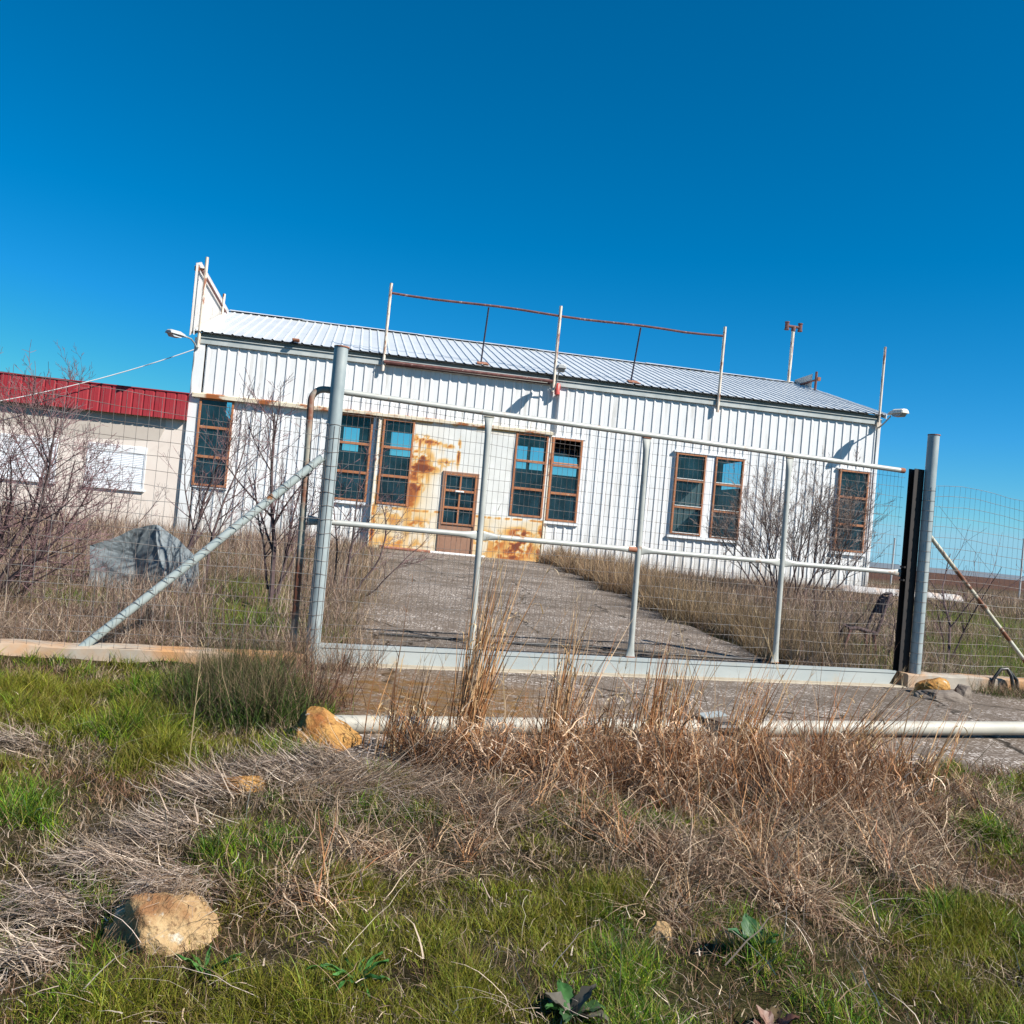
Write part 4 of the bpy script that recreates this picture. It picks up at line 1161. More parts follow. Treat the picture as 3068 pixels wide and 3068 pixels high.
def scrap():
    import bmesh
    P = {'a': (-.74, .02, 0), 'b': (-.75, .05, .50), 'c': (-.36, .06, .64), 'd': (-.02, .02, .78), 'e': (.16, .04, .80), 'f': (.45, .10, .66), 'g': (.72, .14, .46), 'h': (.74, .10, 0),
         'k': (-.12, .16, .40), 'l': (-.10, .12, 0), 'm': (.22, -.03, .42), 'n': (.40, .02, 0), 'p': (.52, .06, .30),
         'b2': (-.62, .75, .42), 'd2': (.02, .80, .66), 'e2': (.24, .82, .66), 'g2': (.74, .78, .36), 'h2': (.76, .78, 0), 'a2': (-.64, .75, 0)}
    faces = ['abkl', 'bck', 'cdk', 'dek', 'ekm', 'lkmn', 'efpm', 'mpn', 'fgp', 'ghnp', ('b', 'b2', 'd2', 'd', 'c'), ('d', 'd2', 'e2', 'e'), ('e', 'e2', 'g2', 'g', 'f'), ('g', 'g2', 'h2', 'h'), ('a', 'a2', 'b2', 'b'), ('b2', 'a2', 'h2', 'g2', 'e2', 'd2')]
    bm_ = bmesh.new(); vs = {k: bm_.verts.new(v) for k, v in P.items()}
    for f in faces: bm_.faces.new([vs[q] for q in f])
    bmesh.ops.recalc_face_normals(bm_, faces=bm_.faces)
    bmesh.ops.triangulate(bm_, faces=bm_.faces)
    bmesh.ops.subdivide_edges(bm_, edges=bm_.edges, cuts=7, use_grid_fill=True)
    for v in bm_.verts:
        c_ = v.co
        v.co = c_ + Vector((float(fbm(c_.x * 5 + c_.z * 3, c_.y * 5, 1)) - .5, float(fbm(c_.x * 5 - c_.z * 4, c_.y * 4 + 9, 2)) - .5, .5 * (float(fbm(c_.x * 6, c_.z * 6 + c_.y, 3)) - .5) * (c_.z > .05))) * .10
    me = bpy.data.meshes.new('scrap_sheet'); bm_.to_mesh(me); bm_.free(); me.materials.append(M['scrap'])
    o = put(bpy.data.objects.new('scrap_sheet', me))
    o.location = (-4.62, 12.0, .14); o.rotation_euler = (0, 0, R(14)); o.scale = (.85, 1, 1.12)
    return tag(o, 'big crumpled grey metal sheet in the dead weeds behind the left fence', 'scrap metal')
scrap()

def chair_wreck():
    th = thing('broken_chair', 'rusty seatless metal chair frame leaning in weeds behind the gate', 'chair', (4.98, 12.95, gzf(4.98, 12.95)), R(8))
    s_ = .82
    def leg(a, b):
        p = MB(); p.tube([Vector(a) * s_, (Vector(a) + Vector(b)) * .5 * s_, Vector(b) * s_], .022, 8); p.build('leg', M['rust_red'], th, True)
    leg((-.42, -.05, 0), (-.26, 0, .48)); leg((-.30, .40, 0), (-.18, .40, .5)); leg((.22, -.02, 0), (.16, 0, .42)); leg((.30, .42, 0), (.22, .4, .42))
    p = MB(); p.tube([Vector(q) * s_ for q in ((-.30, 0, .47), (-.15, 0, .49), (.22, 0, .42))], .028, 8); p.tube([Vector(q) * s_ for q in ((-.2, .4, .5), (.24, .4, .44))], .024, 8)
    p.add([Vector(q) * s_ for q in ((-.26, 0, .485), (.2, 0, .44), (.22, .4, .45), (-.18, .4, .50), (-.26, 0, .465), (.2, 0, .42), (.22, .4, .43), (-.18, .4, .48))], [(0, 1, 2, 3), (7, 6, 5, 4), (0, 4, 5, 1), (1, 5, 6, 2), (2, 6, 7, 3), (3, 7, 4, 0)])
    p.build('seat', M['bark'], th)
    p = MB()
    p.tube([Vector(q) * s_ for q in ((.20, 0, .40), (.30, 0, .75), (.40, .03, 1.06), (.47, .08, 1.10), (.50, .30, 1.10), (.46, .38, 1.05), (.34, .4, .75), (.23, .4, .42))], .022, 8)
    p.add([Vector(q) * s_ for q in ((.31, .0, .76), (.41, .03, 1.05), (.46, .38, 1.05), (.345, .4, .76), (.325, .0, .76), (.425, .03, 1.05), (.475, .38, 1.05), (.36, .4, .76))], [(0, 1, 2, 3), (7, 6, 5, 4), (0, 4, 5, 1), (1, 5, 6, 2), (2, 6, 7, 3), (3, 7, 4, 0)])
    p.build('backrest', M['bark'], th)
chair_wreck()

def on_ground(pts, r, dz=.02):
    return [Vector((x, y, float(gz0(x, y)) + r + dz)) for x, y in pts]
rn = random.Random(3)
def wavy(a, b, n, amp):
    out = []
    for i in range(n + 1):
        u = i / n
        w = amp * (math.sin(u * 7 + a[0]) + .5 * math.sin(u * 17)) * u * (1 - u) * 2
        out.append((a[0] + (b[0] - a[0]) * u - w * .3, a[1] + (b[1] - a[1]) * u + w))
    return out
h_ = MB(); h_.tube(on_ground(wavy((-1.35, 10.45), (3.9, 11.75), 40, .14), .013), .013, 8)
tag(h_.build('hose', M['hose'], None, True), 'long thin black hose lying across the driveway behind the gate', 'hose')
h_ = MB(); h_.tube(on_ground(wavy((-.2, 10.75), (1.9, 11.02), 24, .10), .010), .010, 8)
tag(h_.build('hose', M['hose'], None, True), 'shorter black hose on the driveway nearer the gate', 'hose')
h_ = MB(); c0 = Vector((5.93, 11.05, 0))
h_.tube([c0 + Vector((-.16, 0, .02)), c0 + Vector((-.13, 0, .16)), c0 + Vector((-.05, .02, .27)), c0 + Vector((.03, .03, .28)), c0 + Vector((.08, .02, .2)), c0 + Vector((.12, 0, .0))], .021, 8)
h_.tube([c0 + Vector((.05, .03, .26)), c0 + Vector((.16, .05, .16)), c0 + Vector((.19, .05, -.02))], .022, 8)
tag(h_.build('bent_hose', M['hose'], None, True), 'bent black pipe stub hooking over the right plinth', 'pipe')
# pole lying at the foot of the entrance
fp = thing('fallen_pole', 'rusty and white pole lying at the foot of the rusted entrance', 'pole', wp(5.9, -.5, .68), BYAW)
p = MB(); p.tube([(-.75, 0, .0), (.45, .02, -.02)], .045, 10); p.tube([(-.83, -.0, .06), (-.83, 0, -.04)], .07, 8); p.build('rusty_end', M['rust'], fp, True)
p = MB(); p.tube([(.451, .02, -.02), (1.9, .05, -.03)], .04, 10); p.build('white_end', M['cable'], fp, True)
# pale scrap beside the right end of the warehouse
def debris(label, x, y, w, l, seed):
    n = 14
    u, v = np.meshgrid(np.linspace(-.5, .5, n), np.linspace(-.5, .5, n))
    zz = .10 + .10 * fbm(u * 5, v * 5, seed) + .06 * np.abs(u)
    zz = np.where((abs(u) > .49) | (abs(v) > .49), 0, zz)
    ix = np.arange(n * n).reshape(n, n)
    Fq = np.stack([ix[:-1, :-1], ix[:-1, 1:], ix[1:, 1:], ix[1:, :-1]], -1).reshape(-1, 4)
    o = np_mesh('debris_sheet', np.stack([u * w, v * l, zz], -1).reshape(-1, 3), Fq, M['debris'])
    o.location = (x, y, gzf(x, y) - .02); return tag(o, label, 'debris')
debris('pale pink and white sheeting on the ground between bush and gate channel', 10.3, 26.2, 2.2, .9, 3)
debris('white crumpled sheet on the ground just right of the gate post', 12.3, 27.0, 1.4, .7, 6)
for i, (x, y, h, lb) in enumerate(((19.6, 36, 2.3, 'tall thin grey post in the brown field beyond the rusty brace'), (16.3, 40, 2.0, 'thin grey post in the field just right of the gate post'), (14.2, 44, 2.2, 'thin pale post in the field seen through the gate mesh'))):
    p = MB(); p.tube([(0, 0, -.1), (.02, 0, h)], .035, 8); p.tube([(.02, 0, h), (.02, 0, h + .03)], .05, 8)
    tag(p.build('field_post', M['post_grey'], None, True, (x, y, .6)), lb, 'post', 'posts in the field')

# ------------------------------------------------------------------ bare shrubs and trees
def bare_plant(name, label, cat, base, stems, seed, levels=3, spread=.6, mats=('bark', 'twig'), kids=6, minr=.0022, gnarl=.18, lratio=.55, group=None):
    th = thing(name, label, cat, base, 0, group)
    rnd = random.Random(seed)
    tr, tw = MB(), MB()
    def grow(p, d, ln, r, lev):
        n = max(4, int(ln / (.12 if lev < 2 else .07)))
        n = min(n, 12)
        pts, rs = [p.copy()], [r]
        dd = d.normalized()
        for i in range(n):
            dd = (dd + Vector((rnd.gauss(0, gnarl), rnd.gauss(0, gnarl), rnd.gauss(.05, gnarl * .7))) * .6).normalized()
            p = p + dd * (ln / n)
            pts.append(p.copy()); rs.append(max(minr * .7, r * (1 - .72 * (i + 1) / n)))
        (tr if lev <= 1 and r > .007 else tw).tube(pts, rs, 6 if r > .012 else (4 if r > .005 else 3), False)
        if lev < levels:
            kn = max(2, int(kids * (ln ** .5) * (1.0 if lev else 1.3) + rnd.random()))
            for k in range(kn):
                u = rnd.uniform(.22 if lev == 0 else .15, 1.0)
                i = min(int(u * n), n - 1)
                q = pts[i].lerp(pts[i + 1], u * n - i)
                t = (pts[i + 1] - pts[i]).normalized()
                rv = Vector((rnd.gauss(0, 1), rnd.gauss(0, 1), rnd.gauss(.25, .7)))
                rv = (rv - t * rv.dot(t)).normalized()
                cd = (t * (1 - spread * .5) + rv * spread * rnd.uniform(.7, 1.3)).normalized()
                cl = ln * lratio * rnd.uniform(.55, 1.1) * (1.05 - .35 * u)
                grow(q, cd, cl, max(minr, rs[i] * rnd.uniform(.45, .65)), lev + 1)
    for (off, d, ln, r) in stems:
        grow(Vector(off), Vector(d), ln, r, 0)
    tr.build('trunk', M[mats[0]], th, True)
    tw.build('twigs', M[mats[1]], th)
    return th
def zg(x, y): return (x, y, gzf(x, y) - .04)
bare_plant('bare_shrub', 'large dense bare shrub with purple twigs at the left edge behind fence', 'shrub', zg(-5.6, 9.9),
    [((-.35, 0, 0), (-.05, .1, 1), 2.6, .032), ((0, .1, 0), (.12, .1, 1), 2.0, .028), ((-.2, .3, 0), (.3, .1, 1), 1.9, .022), ((.1, 0, 0), (-.1, 0, 1), 1.8, .022), ((.25, -.1, 0), (.38, 0, 1), 2.2, .026), ((.1, .2, 0), (.55, .1, .75), 1.7, .020), ((-.1, -.1, 0), (-.25, -.1, 1), 2.6, .028), ((.45, .2, 0), (.25, .2, 1), 1.7, .020), ((-.5, .2, 0), (.05, .1, 1), 2.2, .026), ((.2, -.2, 0), (.75, -.1, .5), 1.3, .016), ((.3, .1, 0), (.9, .0, .7), 1.2, .014)], 11, levels=3, kids=8, spread=.62, minr=.0030)
bare_plant('bare_shrub', 'two stemmed bare sapling rising behind the grey crumpled sheet', 'shrub', zg(-4.35, 12.85),
    [((-.08, 0, 0), (.06, 0, 1), 2.2, .026), ((.22, .1, 0), (.12, 0, 1), 2.25, .024), ((.05, .1, 0), (-.25, 0, 1), 1.5, .014)], 24, levels=3, kids=6, spread=.5, minr=.003, gnarl=.09)
bare_plant('bare_shrub', 'slim dark bare sapling just left of the left gate post', 'shrub', zg(-2.85, 11.55),
    [((0, 0, 0), (.06, 0, 1), 2.45, .036), ((.06, .02, .2), (.22, .1, 1), 1.8, .020), ((-.04, 0, .3), (-.25, 0, 1), 1.5, .016), ((.03, 0, .25), (.45, .1, .9), 1.4, .014)], 38, levels=3, kids=6, spread=.6, minr=.003, gnarl=.09)
bare_plant('bare_shrub', 'bare thicket behind the left gate post in front of rusted entrance', 'shrub', zg(-2.35, 13.6),
    [((0, 0, 0), (.3, 0, 1), 1.9, .022), ((.15, .1, 0), (.55, .1, .9), 1.7, .018), ((-.1, 0, 0), (.0, 0, 1), 1.6, .018), ((.3, .1, 0), (.7, 0, .6), 1.3, .013)], 53, levels=3, kids=5, spread=.6, minr=.003)
bare_plant('bare_shrub', 'round grey bare bush in front of the right end of the warehouse', 'shrub', zg(6.7, 22.3),
    [((rx, ry, 0), (dx, dy, 1), ln, .021) for rx, ry, dx, dy, ln in ((.2, .1, .1, .1, 2.4), (-.2, 0, -.2, 0, 2.4), (.4, .2, .45, 0, 2.0), (-.4, .2, -.5, 0, 2.0), (0, 0, 0, 0, 2.7), (.3, 0, .35, 0, 2.6), (-.3, .1, -.4, 0, 2.5), (.5, .2, .6, .1, 2.3), (-.5, 0, -.75, -.1, 2.2), (.1, -.2, .1, -.4, 2.5), (.7, 0, .25, -.1, 2.6), (-.1, .3, -.15, .3, 2.7), (.9, .1, .8, 0, 1.8), (-.7, 0, -1.0, 0, 1.8))], 61, levels=3, kids=7, spread=.45, minr=.0040, mats=('bark', 'grey_twig'))
bare_plant('bare_shrub', 'thin dark sapling just right of the right gate post', 'shrub', zg(6.35, 13.4),
    [((0, 0, 0), (.22, 0, 1), 1.9, .022), ((.05, 0, .1), (.48, 0, 1), 1.5, .014), ((-.05, 0, 0), (-.05, 0, 1), 1.3, .012)], 71, levels=2, kids=4, spread=.5, minr=.003)
bare_plant('bare_shrub', 'tangle of thin brown twigs around the broken chair', 'shrub', zg(4.75, 13.3),
    [((rx, ry, 0), (dx, 0, 1), ln, .010) for rx, ry, dx, ln in ((0, 0, .1, 1.0), (.3, -.4, -.3, .8), (-.3, .2, .2, 1.0), (.6, .3, .1, 1.0), (.5, -.5, .3, .7), (-.1, -.4, -.2, .9), (.9, -.1, -.2, .9))], 113, levels=2, kids=6, spread=.6, minr=.003, mats=('bark', 'grey_twig'))
bare_plant('bare_tree', 'distant bare tree showing its thin crown above the red fascia', 'tree', wp(-6.3, 10.5, .55),
    [((0, 0, 0), (0, 0, 1), 3.6, .10), ((.1, 0, 1.2), (.5, 0, 1), 3.3, .06), ((-.1, 0, 1.2), (-.4, 0, 1), 3.4, .06), ((.1, 0, 1.6), (.2, .2, 1), 3.3, .05), ((.2, 0, 1.3), (.85, .1, 1), 2.9, .045)], 83, levels=3, kids=5, spread=.5, minr=.006)
bare_plant('bare_shrub', 'low bare shrub with reddish twigs at the foot of the annex wall', 'shrub', zg(-9.7, 22.6),
    [((rx, 0, 0), (dx, 0, 1), 1.1, .014) for rx, dx in ((0, 0), (.2, .3), (-.25, -.3), (.45, .1), (-.5, .05), (.7, .2))], 97, levels=2, kids=6, spread=.5, minr=.004)
bare_plant('bare_shrub', 'small thorny bare shrub beside the rusty brace at the right edge', 'shrub', zg(8.9, 15.2),
    [((rx, 0, 0), (dx, 0, 1), 1.3, .012) for rx, dx in ((0, .1), (.2, .4), (-.2, -.3), (.4, -.1))], 103, levels=2, kids=5, spread=.6, minr=.003)

# ------------------------------------------------------------------ grass, straw and weeds
def ribbons(P, h, az, th0, curl, w, col, seg=4, face=None, taper=1.6, kink=0, rs=None):
    """P (N,3); th0: start angle from vertical; curl: total bend; returns V, F, C"""
    N = len(P)
    rs = rs or np.random.RandomState(0)
    u = np.linspace(0, 1, seg + 1)
    th = th0[:, None] + curl[:, None] * u[None, :]
    if kink: th = th + np.cumsum(rs.normal(0, kink, (N, seg + 1)), 1)
    ds = (h / seg)[:, None]
    hx = np.concatenate([np.zeros((N, 1)), np.cumsum(np.sin(th[:, :-1]) * ds, 1)], 1)
    hz = np.concatenate([np.zeros((N, 1)), np.cumsum(np.cos(th[:, :-1]) * ds, 1)], 1)
    azv = az[:, None] + (np.cumsum(rs.normal(0, kink * .8, (N, seg + 1)), 1) if kink else 0)
    cx = P[:, 0:1] + hx * np.sin(azv); cy = P[:, 1:2] + hx * np.cos(azv); cz = P[:, 2:3] + hz
    fa = rs.uniform(0, 2 * np.pi, N) if face is None else face
    wx, wy = np.cos(fa)[:, None], np.sin(fa)[:, None]
    ww = (w[:, None] * .5) * (1 - u[None, :] ** taper * .92)
    Lf = np.stack([cx - wx * ww, cy - wy * ww, cz], -1); Rt = np.stack([cx + wx * ww, cy + wy * ww, cz], -1)
    V = np.stack([Lf, Rt], 2).reshape(-1, 3)
    b = (np.arange(N) * (seg + 1) * 2)[:, None] + (np.arange(seg) * 2)[None, :]
    F = np.stack([b, b + 1, b + 3, b + 2], -1).reshape(-1, 4)
    C = np.repeat(col, (seg + 1) * 2, 0)
    return V, F, C
def join(parts):
    V, F, C = [], [], []; n = 0
    for v, f, c in parts:
        V.append(v); F.append(f + n); C.append(c); n += len(v)
    return np.concatenate(V), np.concatenate(F), np.concatenate(C)
def pick(rs, N, cols, var=.18):
    cols = np.array(cols)
    c = cols[rs.randint(0, len(cols), N)]
    k = np.clip(rs.normal(1, var, (N, 1)), .45, 1.7)
    return c * k
GREENS = [(.145, .245, .013), (.20, .28, .018), (.085, .185, .013), (.27, .29, .024), (.115, .245, .022), (.045, .12, .008), (.030, .075, .006), (.26, .19, .08), (.15, .14, .022)]
DEADS = [(.34, .25, .16), (.26, .185, .115), (.42, .33, .22), (.19, .125, .08), (.30, .23, .18)]
STRAW = [(.47, .37, .28), (.38, .29, .22), (.58, .48, .38), (.26, .19, .145), (.44, .36, .31)]
TAN = [(.43, .225, .095), (.34, .15, .06), (.50, .31, .16), (.24, .10, .042), (.55, .39, .25), (.28, .125, .05)]
BROWN = [(.24, .155, .10), (.18, .11, .07), (.31, .215, .14), (.13, .08, .05), (.36, .26, .17)]
def blobs(x, y, L_):
    d = np.zeros_like(x)
    for a, b, r in L_: d = np.maximum(d, np.exp(-((x - a) ** 2 + (y - b) ** 2) / (r * r) * .9))
    return d
MATS = [(-1.43, 3.15, .13), (-1.48, 3.47, .15), (-1.52, 3.94, .18), (-1.42, 4.25, .20), (-1.33, 4.66, .2), (-1.1, 5.0, .2), (-.86, 5.2, .22), (-2.6, 5.2, .16), (-1.2, 3.72, .13), (-1.62, 3.6, .12)]
CLUMP = [(-.40, 5.40, .16), (-.16, 5.56, .34), (.18, 5.61, .35), (.5, 5.72, .36), (.9, 5.77, .36), (1.31, 5.9, .37), (1.69, 5.93, .38), (2.07, 5.98, .39), (2.42, 6.0, .33), (.35, 5.3, .22), (.95, 5.3, .26), (1.5, 5.4, .26), (2.0, 5.6, .26)]
TANG = [(-.48, 4.15, .26), (-.69, 3.67, .19), (-.02, 4.39, .25), (.63, 4.71, .24), (.97, 4.42, .31), (1.45, 4.81, .37), (1.96, 5.1, .4), (2.43, 5.39, .37), (2.2, 4.67, .32), (1.39, 4.17, .25), (.76, 3.85, .13), (3.0, 5.74, .29), (.04, 4.88, .25)]
LUSH = [(-2.83, 6.09, .45), (-2.16, 4.51, .28), (-2.17, 5.72, .34), (-1.8, 5.16, .25), (-1.15, 4.07, .14), (-.14, 3.42, .15), (.32, 3.66, .21), (.62, 3.99, .14), (1.42, 3.33, .24), (2.15, 4.05, .23), (-.89, 3.0, .18), (1.08, 3.46, .18), (-1.14, 2.85, .17), (-.35, 3.1, .14), (.03, 3.06, .17), (.57, 3.27, .17), (2.73, 5.04, .19), (-3.2, 6.6, .5), (-2.4, 6.7, .4), (-.6, 2.9, .25), (0, 2.9, .25), (.6, 2.95, .25), (1.2, 3.0, .25), (1.7, 3.3, .3), (2.3, 3.7, .3), (-1.2, 2.65, .2), (1.9, 3.75, .25), (.3, 3.45, .22), (-.5, 3.75, .2)]
def verge_mask(x, y):
    t, s = ts(x, y)
    left = (t < -.30 + .15 * np.sin(s * 5)) & (s < -.12)
    front = s < -3.30 + .28 * (fbm(t * 1.3, t * 0 + 2, 5) - .5)
    return left | front
def verge_pts(rs, N, y0=2.2, y1=8.6):
    y = y0 + (y1 - y0) * rs.rand(N) ** 1.15
    x = (rs.rand(N) * 2 - 1) * (.68 * y + 1.5)
    k = verge_mask(x, y) & (rs.rand(N) < np.clip(y / 5, .35, 1))
    return x[k], y[k]

rs = np.random.RandomState(101)
x, y = verge_pts(rs, 1050000)
lush = blobs(x, y, LUSH); dry = np.maximum(np.maximum(blobs(x, y, MATS), blobs(x, y, CLUMP) * 1.1), blobs(x, y, TANG) * .75)
nn = fbm(x * 2.2, y * 2.2, 12)
nl = fbm(x * 7, y * 7, 15, 3)
pr = np.clip(.18 + 2.1 * (nn - .44) + .75 * lush - 1.05 * dry + 2.3 * (nl - .5), .03, 1)
k = rs.rand(len(x)) < pr
x, y, pr, lush = x[k], y[k], pr[k], lush[k]
N = len(x)
P = np.stack([x, y, gz(x, y) - .008], 1)
h = rs.uniform(.022, .092, N) * (.5 + .8 * pr) * (1 + .45 * lush) * np.clip(.1 + 1.9 * fbm(x * 5.5, y * 5.5, 121, 3), .45, 1.75) * np.clip(y / 4.5, .8, 1.25)
col = pick(rs, N, GREENS, .32) * np.clip(.35 + 1.3 * fbm(x * 8, y * 8, 131, 3), .6, 1.4)[:, None]
ylw = smooth(.45, .62, fbm(x * 1.6, y * 1.6, 44))[:, None]
col = col * (1 - .55 * ylw) + np.array([.22, .17, .022]) * .55 * ylw
g1 = ribbons(P, h, rs.uniform(0, 6.28, N), rs.uniform(.05, 1.0, N), rs.uniform(.2, 1.6, N), rs.uniform(.0024, .0056, N) * np.clip(y / 4, .8, 1.5), col, 3, rs=rs)
np_g = np_mesh('green_grass', *g1[:2], M['grass'], col=g1[2])
tag(np_g, 'short green grass sprouting through the verge', 'grass', kind='stuff')

# short dead grass all over the verge
rs = np.random.RandomState(202)
x, y = verge_pts(rs, 350000)
dry = np.maximum(np.maximum(blobs(x, y, MATS), blobs(x, y, CLUMP)), blobs(x, y, TANG))
lush = blobs(x, y, LUSH)
nn = fbm(x * 2.2, y * 2.2, 12)
k = rs.rand(len(x)) < np.clip(.66 - 1.2 * (nn - .45) + .4 * dry - .30 * lush, .22, 1)
x, y = x[k], y[k]; N = len(x)
P = np.stack([x, y, gz(x, y) - .006], 1)
rd = smooth(.5, .66, fbm(x * 1.9, y * 1.9, 55))[:, None]
col = pick(rs, N, DEADS + [(.08, .05, .028), (.12, .075, .04)], .35) * (1 - .5 * rd) + np.array([.20, .085, .04]) * .5 * rd
d1 = ribbons(P, rs.uniform(.03, .11, N), rs.uniform(0, 6.28, N), rs.uniform(.1, 1.35, N), rs.uniform(.0, 1.2, N), rs.uniform(.0020, .0048, N) * np.clip(y / 4, .8, 1.5), col, 3, kink=.15, rs=rs)
# matted straw swaths, combed
def swath(rs, L_, N, az0, azj, hlo, hhi, lift, cols, wlo, whi, th=(1.15, 1.6)):
    Lw = np.array([r for *_, r in L_]); pr_ = Lw ** 2 / (Lw ** 2).sum()
    i = rs.choice(len(L_), N, p=pr_)
    A_ = np.array(L_)
    x = A_[i, 0] + rs.normal(0, .5, N) * A_[i, 2]; y = A_[i, 1] + rs.normal(0, .5, N) * A_[i, 2]
    kk = verge_mask(x, y); x, y, i = x[kk], y[kk], i[kk]; n = len(x)
    q = np.exp(-((x - A_[i, 0]) ** 2 + (y - A_[i, 1]) ** 2) / A_[i, 2] ** 2)
    P = np.stack([x, y, gz(x, y) + lift * q * rs.uniform(.05, 1, n) * (.3 + 1.4 * fbm(x * 3.1, y * 3.1, 88))], 1)
    az = (np.array(az0)[i] if hasattr(az0, '__len__') else az0) + rs.normal(0, azj, n)
    return ribbons(P, rs.uniform(hlo, hhi, n), az, rs.uniform(*th, n), rs.uniform(-.25, .6, n), rs.uniform(wlo, whi, n), pick(rs, n, cols, .28), 5, kink=.15, rs=rs)
azm = [3.7, 3.8, 3.9, 4.2, 4.5, 4.4, 4.4, 4.3, 3.9, 3.6]
s1 = swath(rs, MATS, 4000, azm, .6, .08, .30, .09, STRAW + [(.13, .09, .06), (.09, .06, .045)], .003, .0068)
TGC = [(.58, .45, .30), (.44, .31, .19), (.09, .05, .03), (.15, .09, .05), (.28, .175, .10), (.50, .37, .23), (.34, .24, .16)]
def tufts(rs, L_, K, per, rad, hlo, hhi, cols, wlo, whi, th=(.2, 1.5), curl=(0, 1.2), seg=6, kink=.13, lift=.0, hvar=(.5, 1.35)):
    Lw = np.array([r for *_, r in L_]); ci = rs.choice(len(L_), K, p=Lw ** 2 / (Lw ** 2).sum()); A_ = np.array(L_)
    cx = A_[ci, 0] + rs.normal(0, .55, K) * A_[ci, 2]; cy = A_[ci, 1] + rs.normal(0, .55, K) * A_[ci, 2]
    kk = verge_mask(cx, cy - .06); cx, cy = cx[kk], cy[kk]; K = len(cx)
    hs_ = rs.uniform(*hvar, K); tone = np.clip(rs.normal(1, .28, K), .5, 1.6); comb = rs.uniform(0, 6.28, K)
    i = np.repeat(np.arange(K), per); N = len(i)
    i = i[rs.rand(N) < rs.uniform(.4, 1, K)[i]]; N = len(i)
    rr = np.abs(rs.normal(0, rad, N)); ra = rs.uniform(0, 6.28, N)
    x = cx[i] + rr * np.sin(ra); y = cy[i] + rr * np.cos(ra)
    az = np.where(rs.rand(N) < .35, comb[i] + rs.normal(0, .5, N), ra + rs.normal(0, .7, N))
    t0 = th[0] + (th[1] - th[0]) * np.clip(rr / (rad * 1.8) * .7 + rs.uniform(0, .5, N), 0, 1.15)
    P = np.stack([x, y, gz(x, y) + lift * hs_[i] * rs.uniform(0, 1, N) * np.exp(-(rr / rad) ** 2 * .4)], 1)
    return ribbons(P, rs.uniform(hlo, hhi, N) * hs_[i], az, t0, rs.uniform(*curl, N), rs.uniform(wlo, whi, N), pick(rs, N, cols, .28) * tone[i][:, None], seg, kink=kink, rs=rs)
TGC = [(.56, .43, .30), (.44, .31, .20), (.12, .07, .045), (.17, .105, .065), (.29, .185, .12), (.50, .38, .26), (.36, .26, .19)]
s2 = tufts(rs, TANG, 150, 56, .075, .09, .36, TGC, .0028, .0070, (.2, 1.6), (.1, 1.7), hvar=(.35, 1.45))
s6 = tufts(rs, TANG, 38, 46, .055, .12, .38, [(.42, .22, .10), (.30, .13, .06), (.20, .09, .045), (.52, .35, .2), (.12, .06, .035)], .003, .0065, (.05, 1.1), (.1, 1.1), hvar=(.4, 1.4))
s3 = swath(rs, TANG, 2300, 2.2, 1.9, .08, .40, .12, TGC, .003, .0062, (.8, 1.8))
s4 = swath(rs, [(-.75, 4.95, .35), (-.35, 5.0, .35), (.15, 5.05, .35)], 2200, 1.6, .6, .15, .5, .05, STRAW + BROWN, .0025, .006)
n_ = 520
bx_ = -1.10 + rs.normal(0, .085, n_); by_ = 3.50 + rs.normal(0, .055, n_)
P = np.stack([bx_, by_, gz(bx_, by_) + rs.uniform(.05, .18, n_)], 1)
s5 = ribbons(P, rs.uniform(.08, .26, n_), 3.5 + rs.normal(0, .5, n_), rs.uniform(1.1, 1.6, n_), rs.uniform(.0, .8, n_), rs.uniform(.0025, .005, n_), pick(rs, n_, STRAW + BROWN, .25), 6, kink=.08, rs=rs)
V, F_, C_ = join([d1, s1, s2, s3, s4, s5, s6])
tag(np_mesh('dead_grass', V, F_, M['straw'], col=C_), 'matted dead grass and straw over the verge', 'dead grass', kind='stuff')

# loose single straws bent over the foreground
rs = np.random.RandomState(303)
N = 620
y = 2.75 + 3.2 * rs.rand(N) ** 1.3; x = (rs.rand(N) * 2 - 1) * (.6 * y); kk = verge_mask(x, y); x, y = x[kk], y[kk]; N = len(x)
P = np.stack([x, y, gz(x, y) + rs.uniform(.02, .10, N)], 1)
l1 = ribbons(P, .05 + .40 * rs.rand(N) ** 1.8, rs.uniform(0, 6.28, N), rs.uniform(.6, 1.6, N), rs.uniform(-.1, 1.5, N), .0018 + .006 * rs.rand(N) ** 2, pick(rs, N, STRAW + [(.6, .52, .38), (.20, .13, .08), (.30, .2, .12)], .25), 7, kink=.07, rs=rs)
N = 5200
y = 2.6 + 4.0 * rs.rand(N) ** 1.2; x = (rs.rand(N) * 2 - 1) * (.66 * y + .2); kk = verge_mask(x, y) & (rs.rand(N) < .25 + 1.1 * fbm(x * 1.4, y * 1.4, 97)); x, y = x[kk], y[kk]; N = len(x)
P = np.stack([x, y, gz(x, y) + rs.uniform(.015, .06, N)], 1)
l2 = ribbons(P, rs.uniform(.02, .10, N), rs.uniform(0, 6.28, N), rs.uniform(1.0, 1.8, N), rs.uniform(-.3, .9, N), rs.uniform(.0022, .0062, N), pick(rs, N, STRAW + DEADS + [(.6, .5, .36)], .3), 4, kink=.12, rs=rs)
l1 = join([l1, l2])
tag(np_mesh('loose_straw', *l1[:2], M['straw'], col=l1[2]), 'loose pale straw stalks lying across the grass', 'straw', kind='stuff')

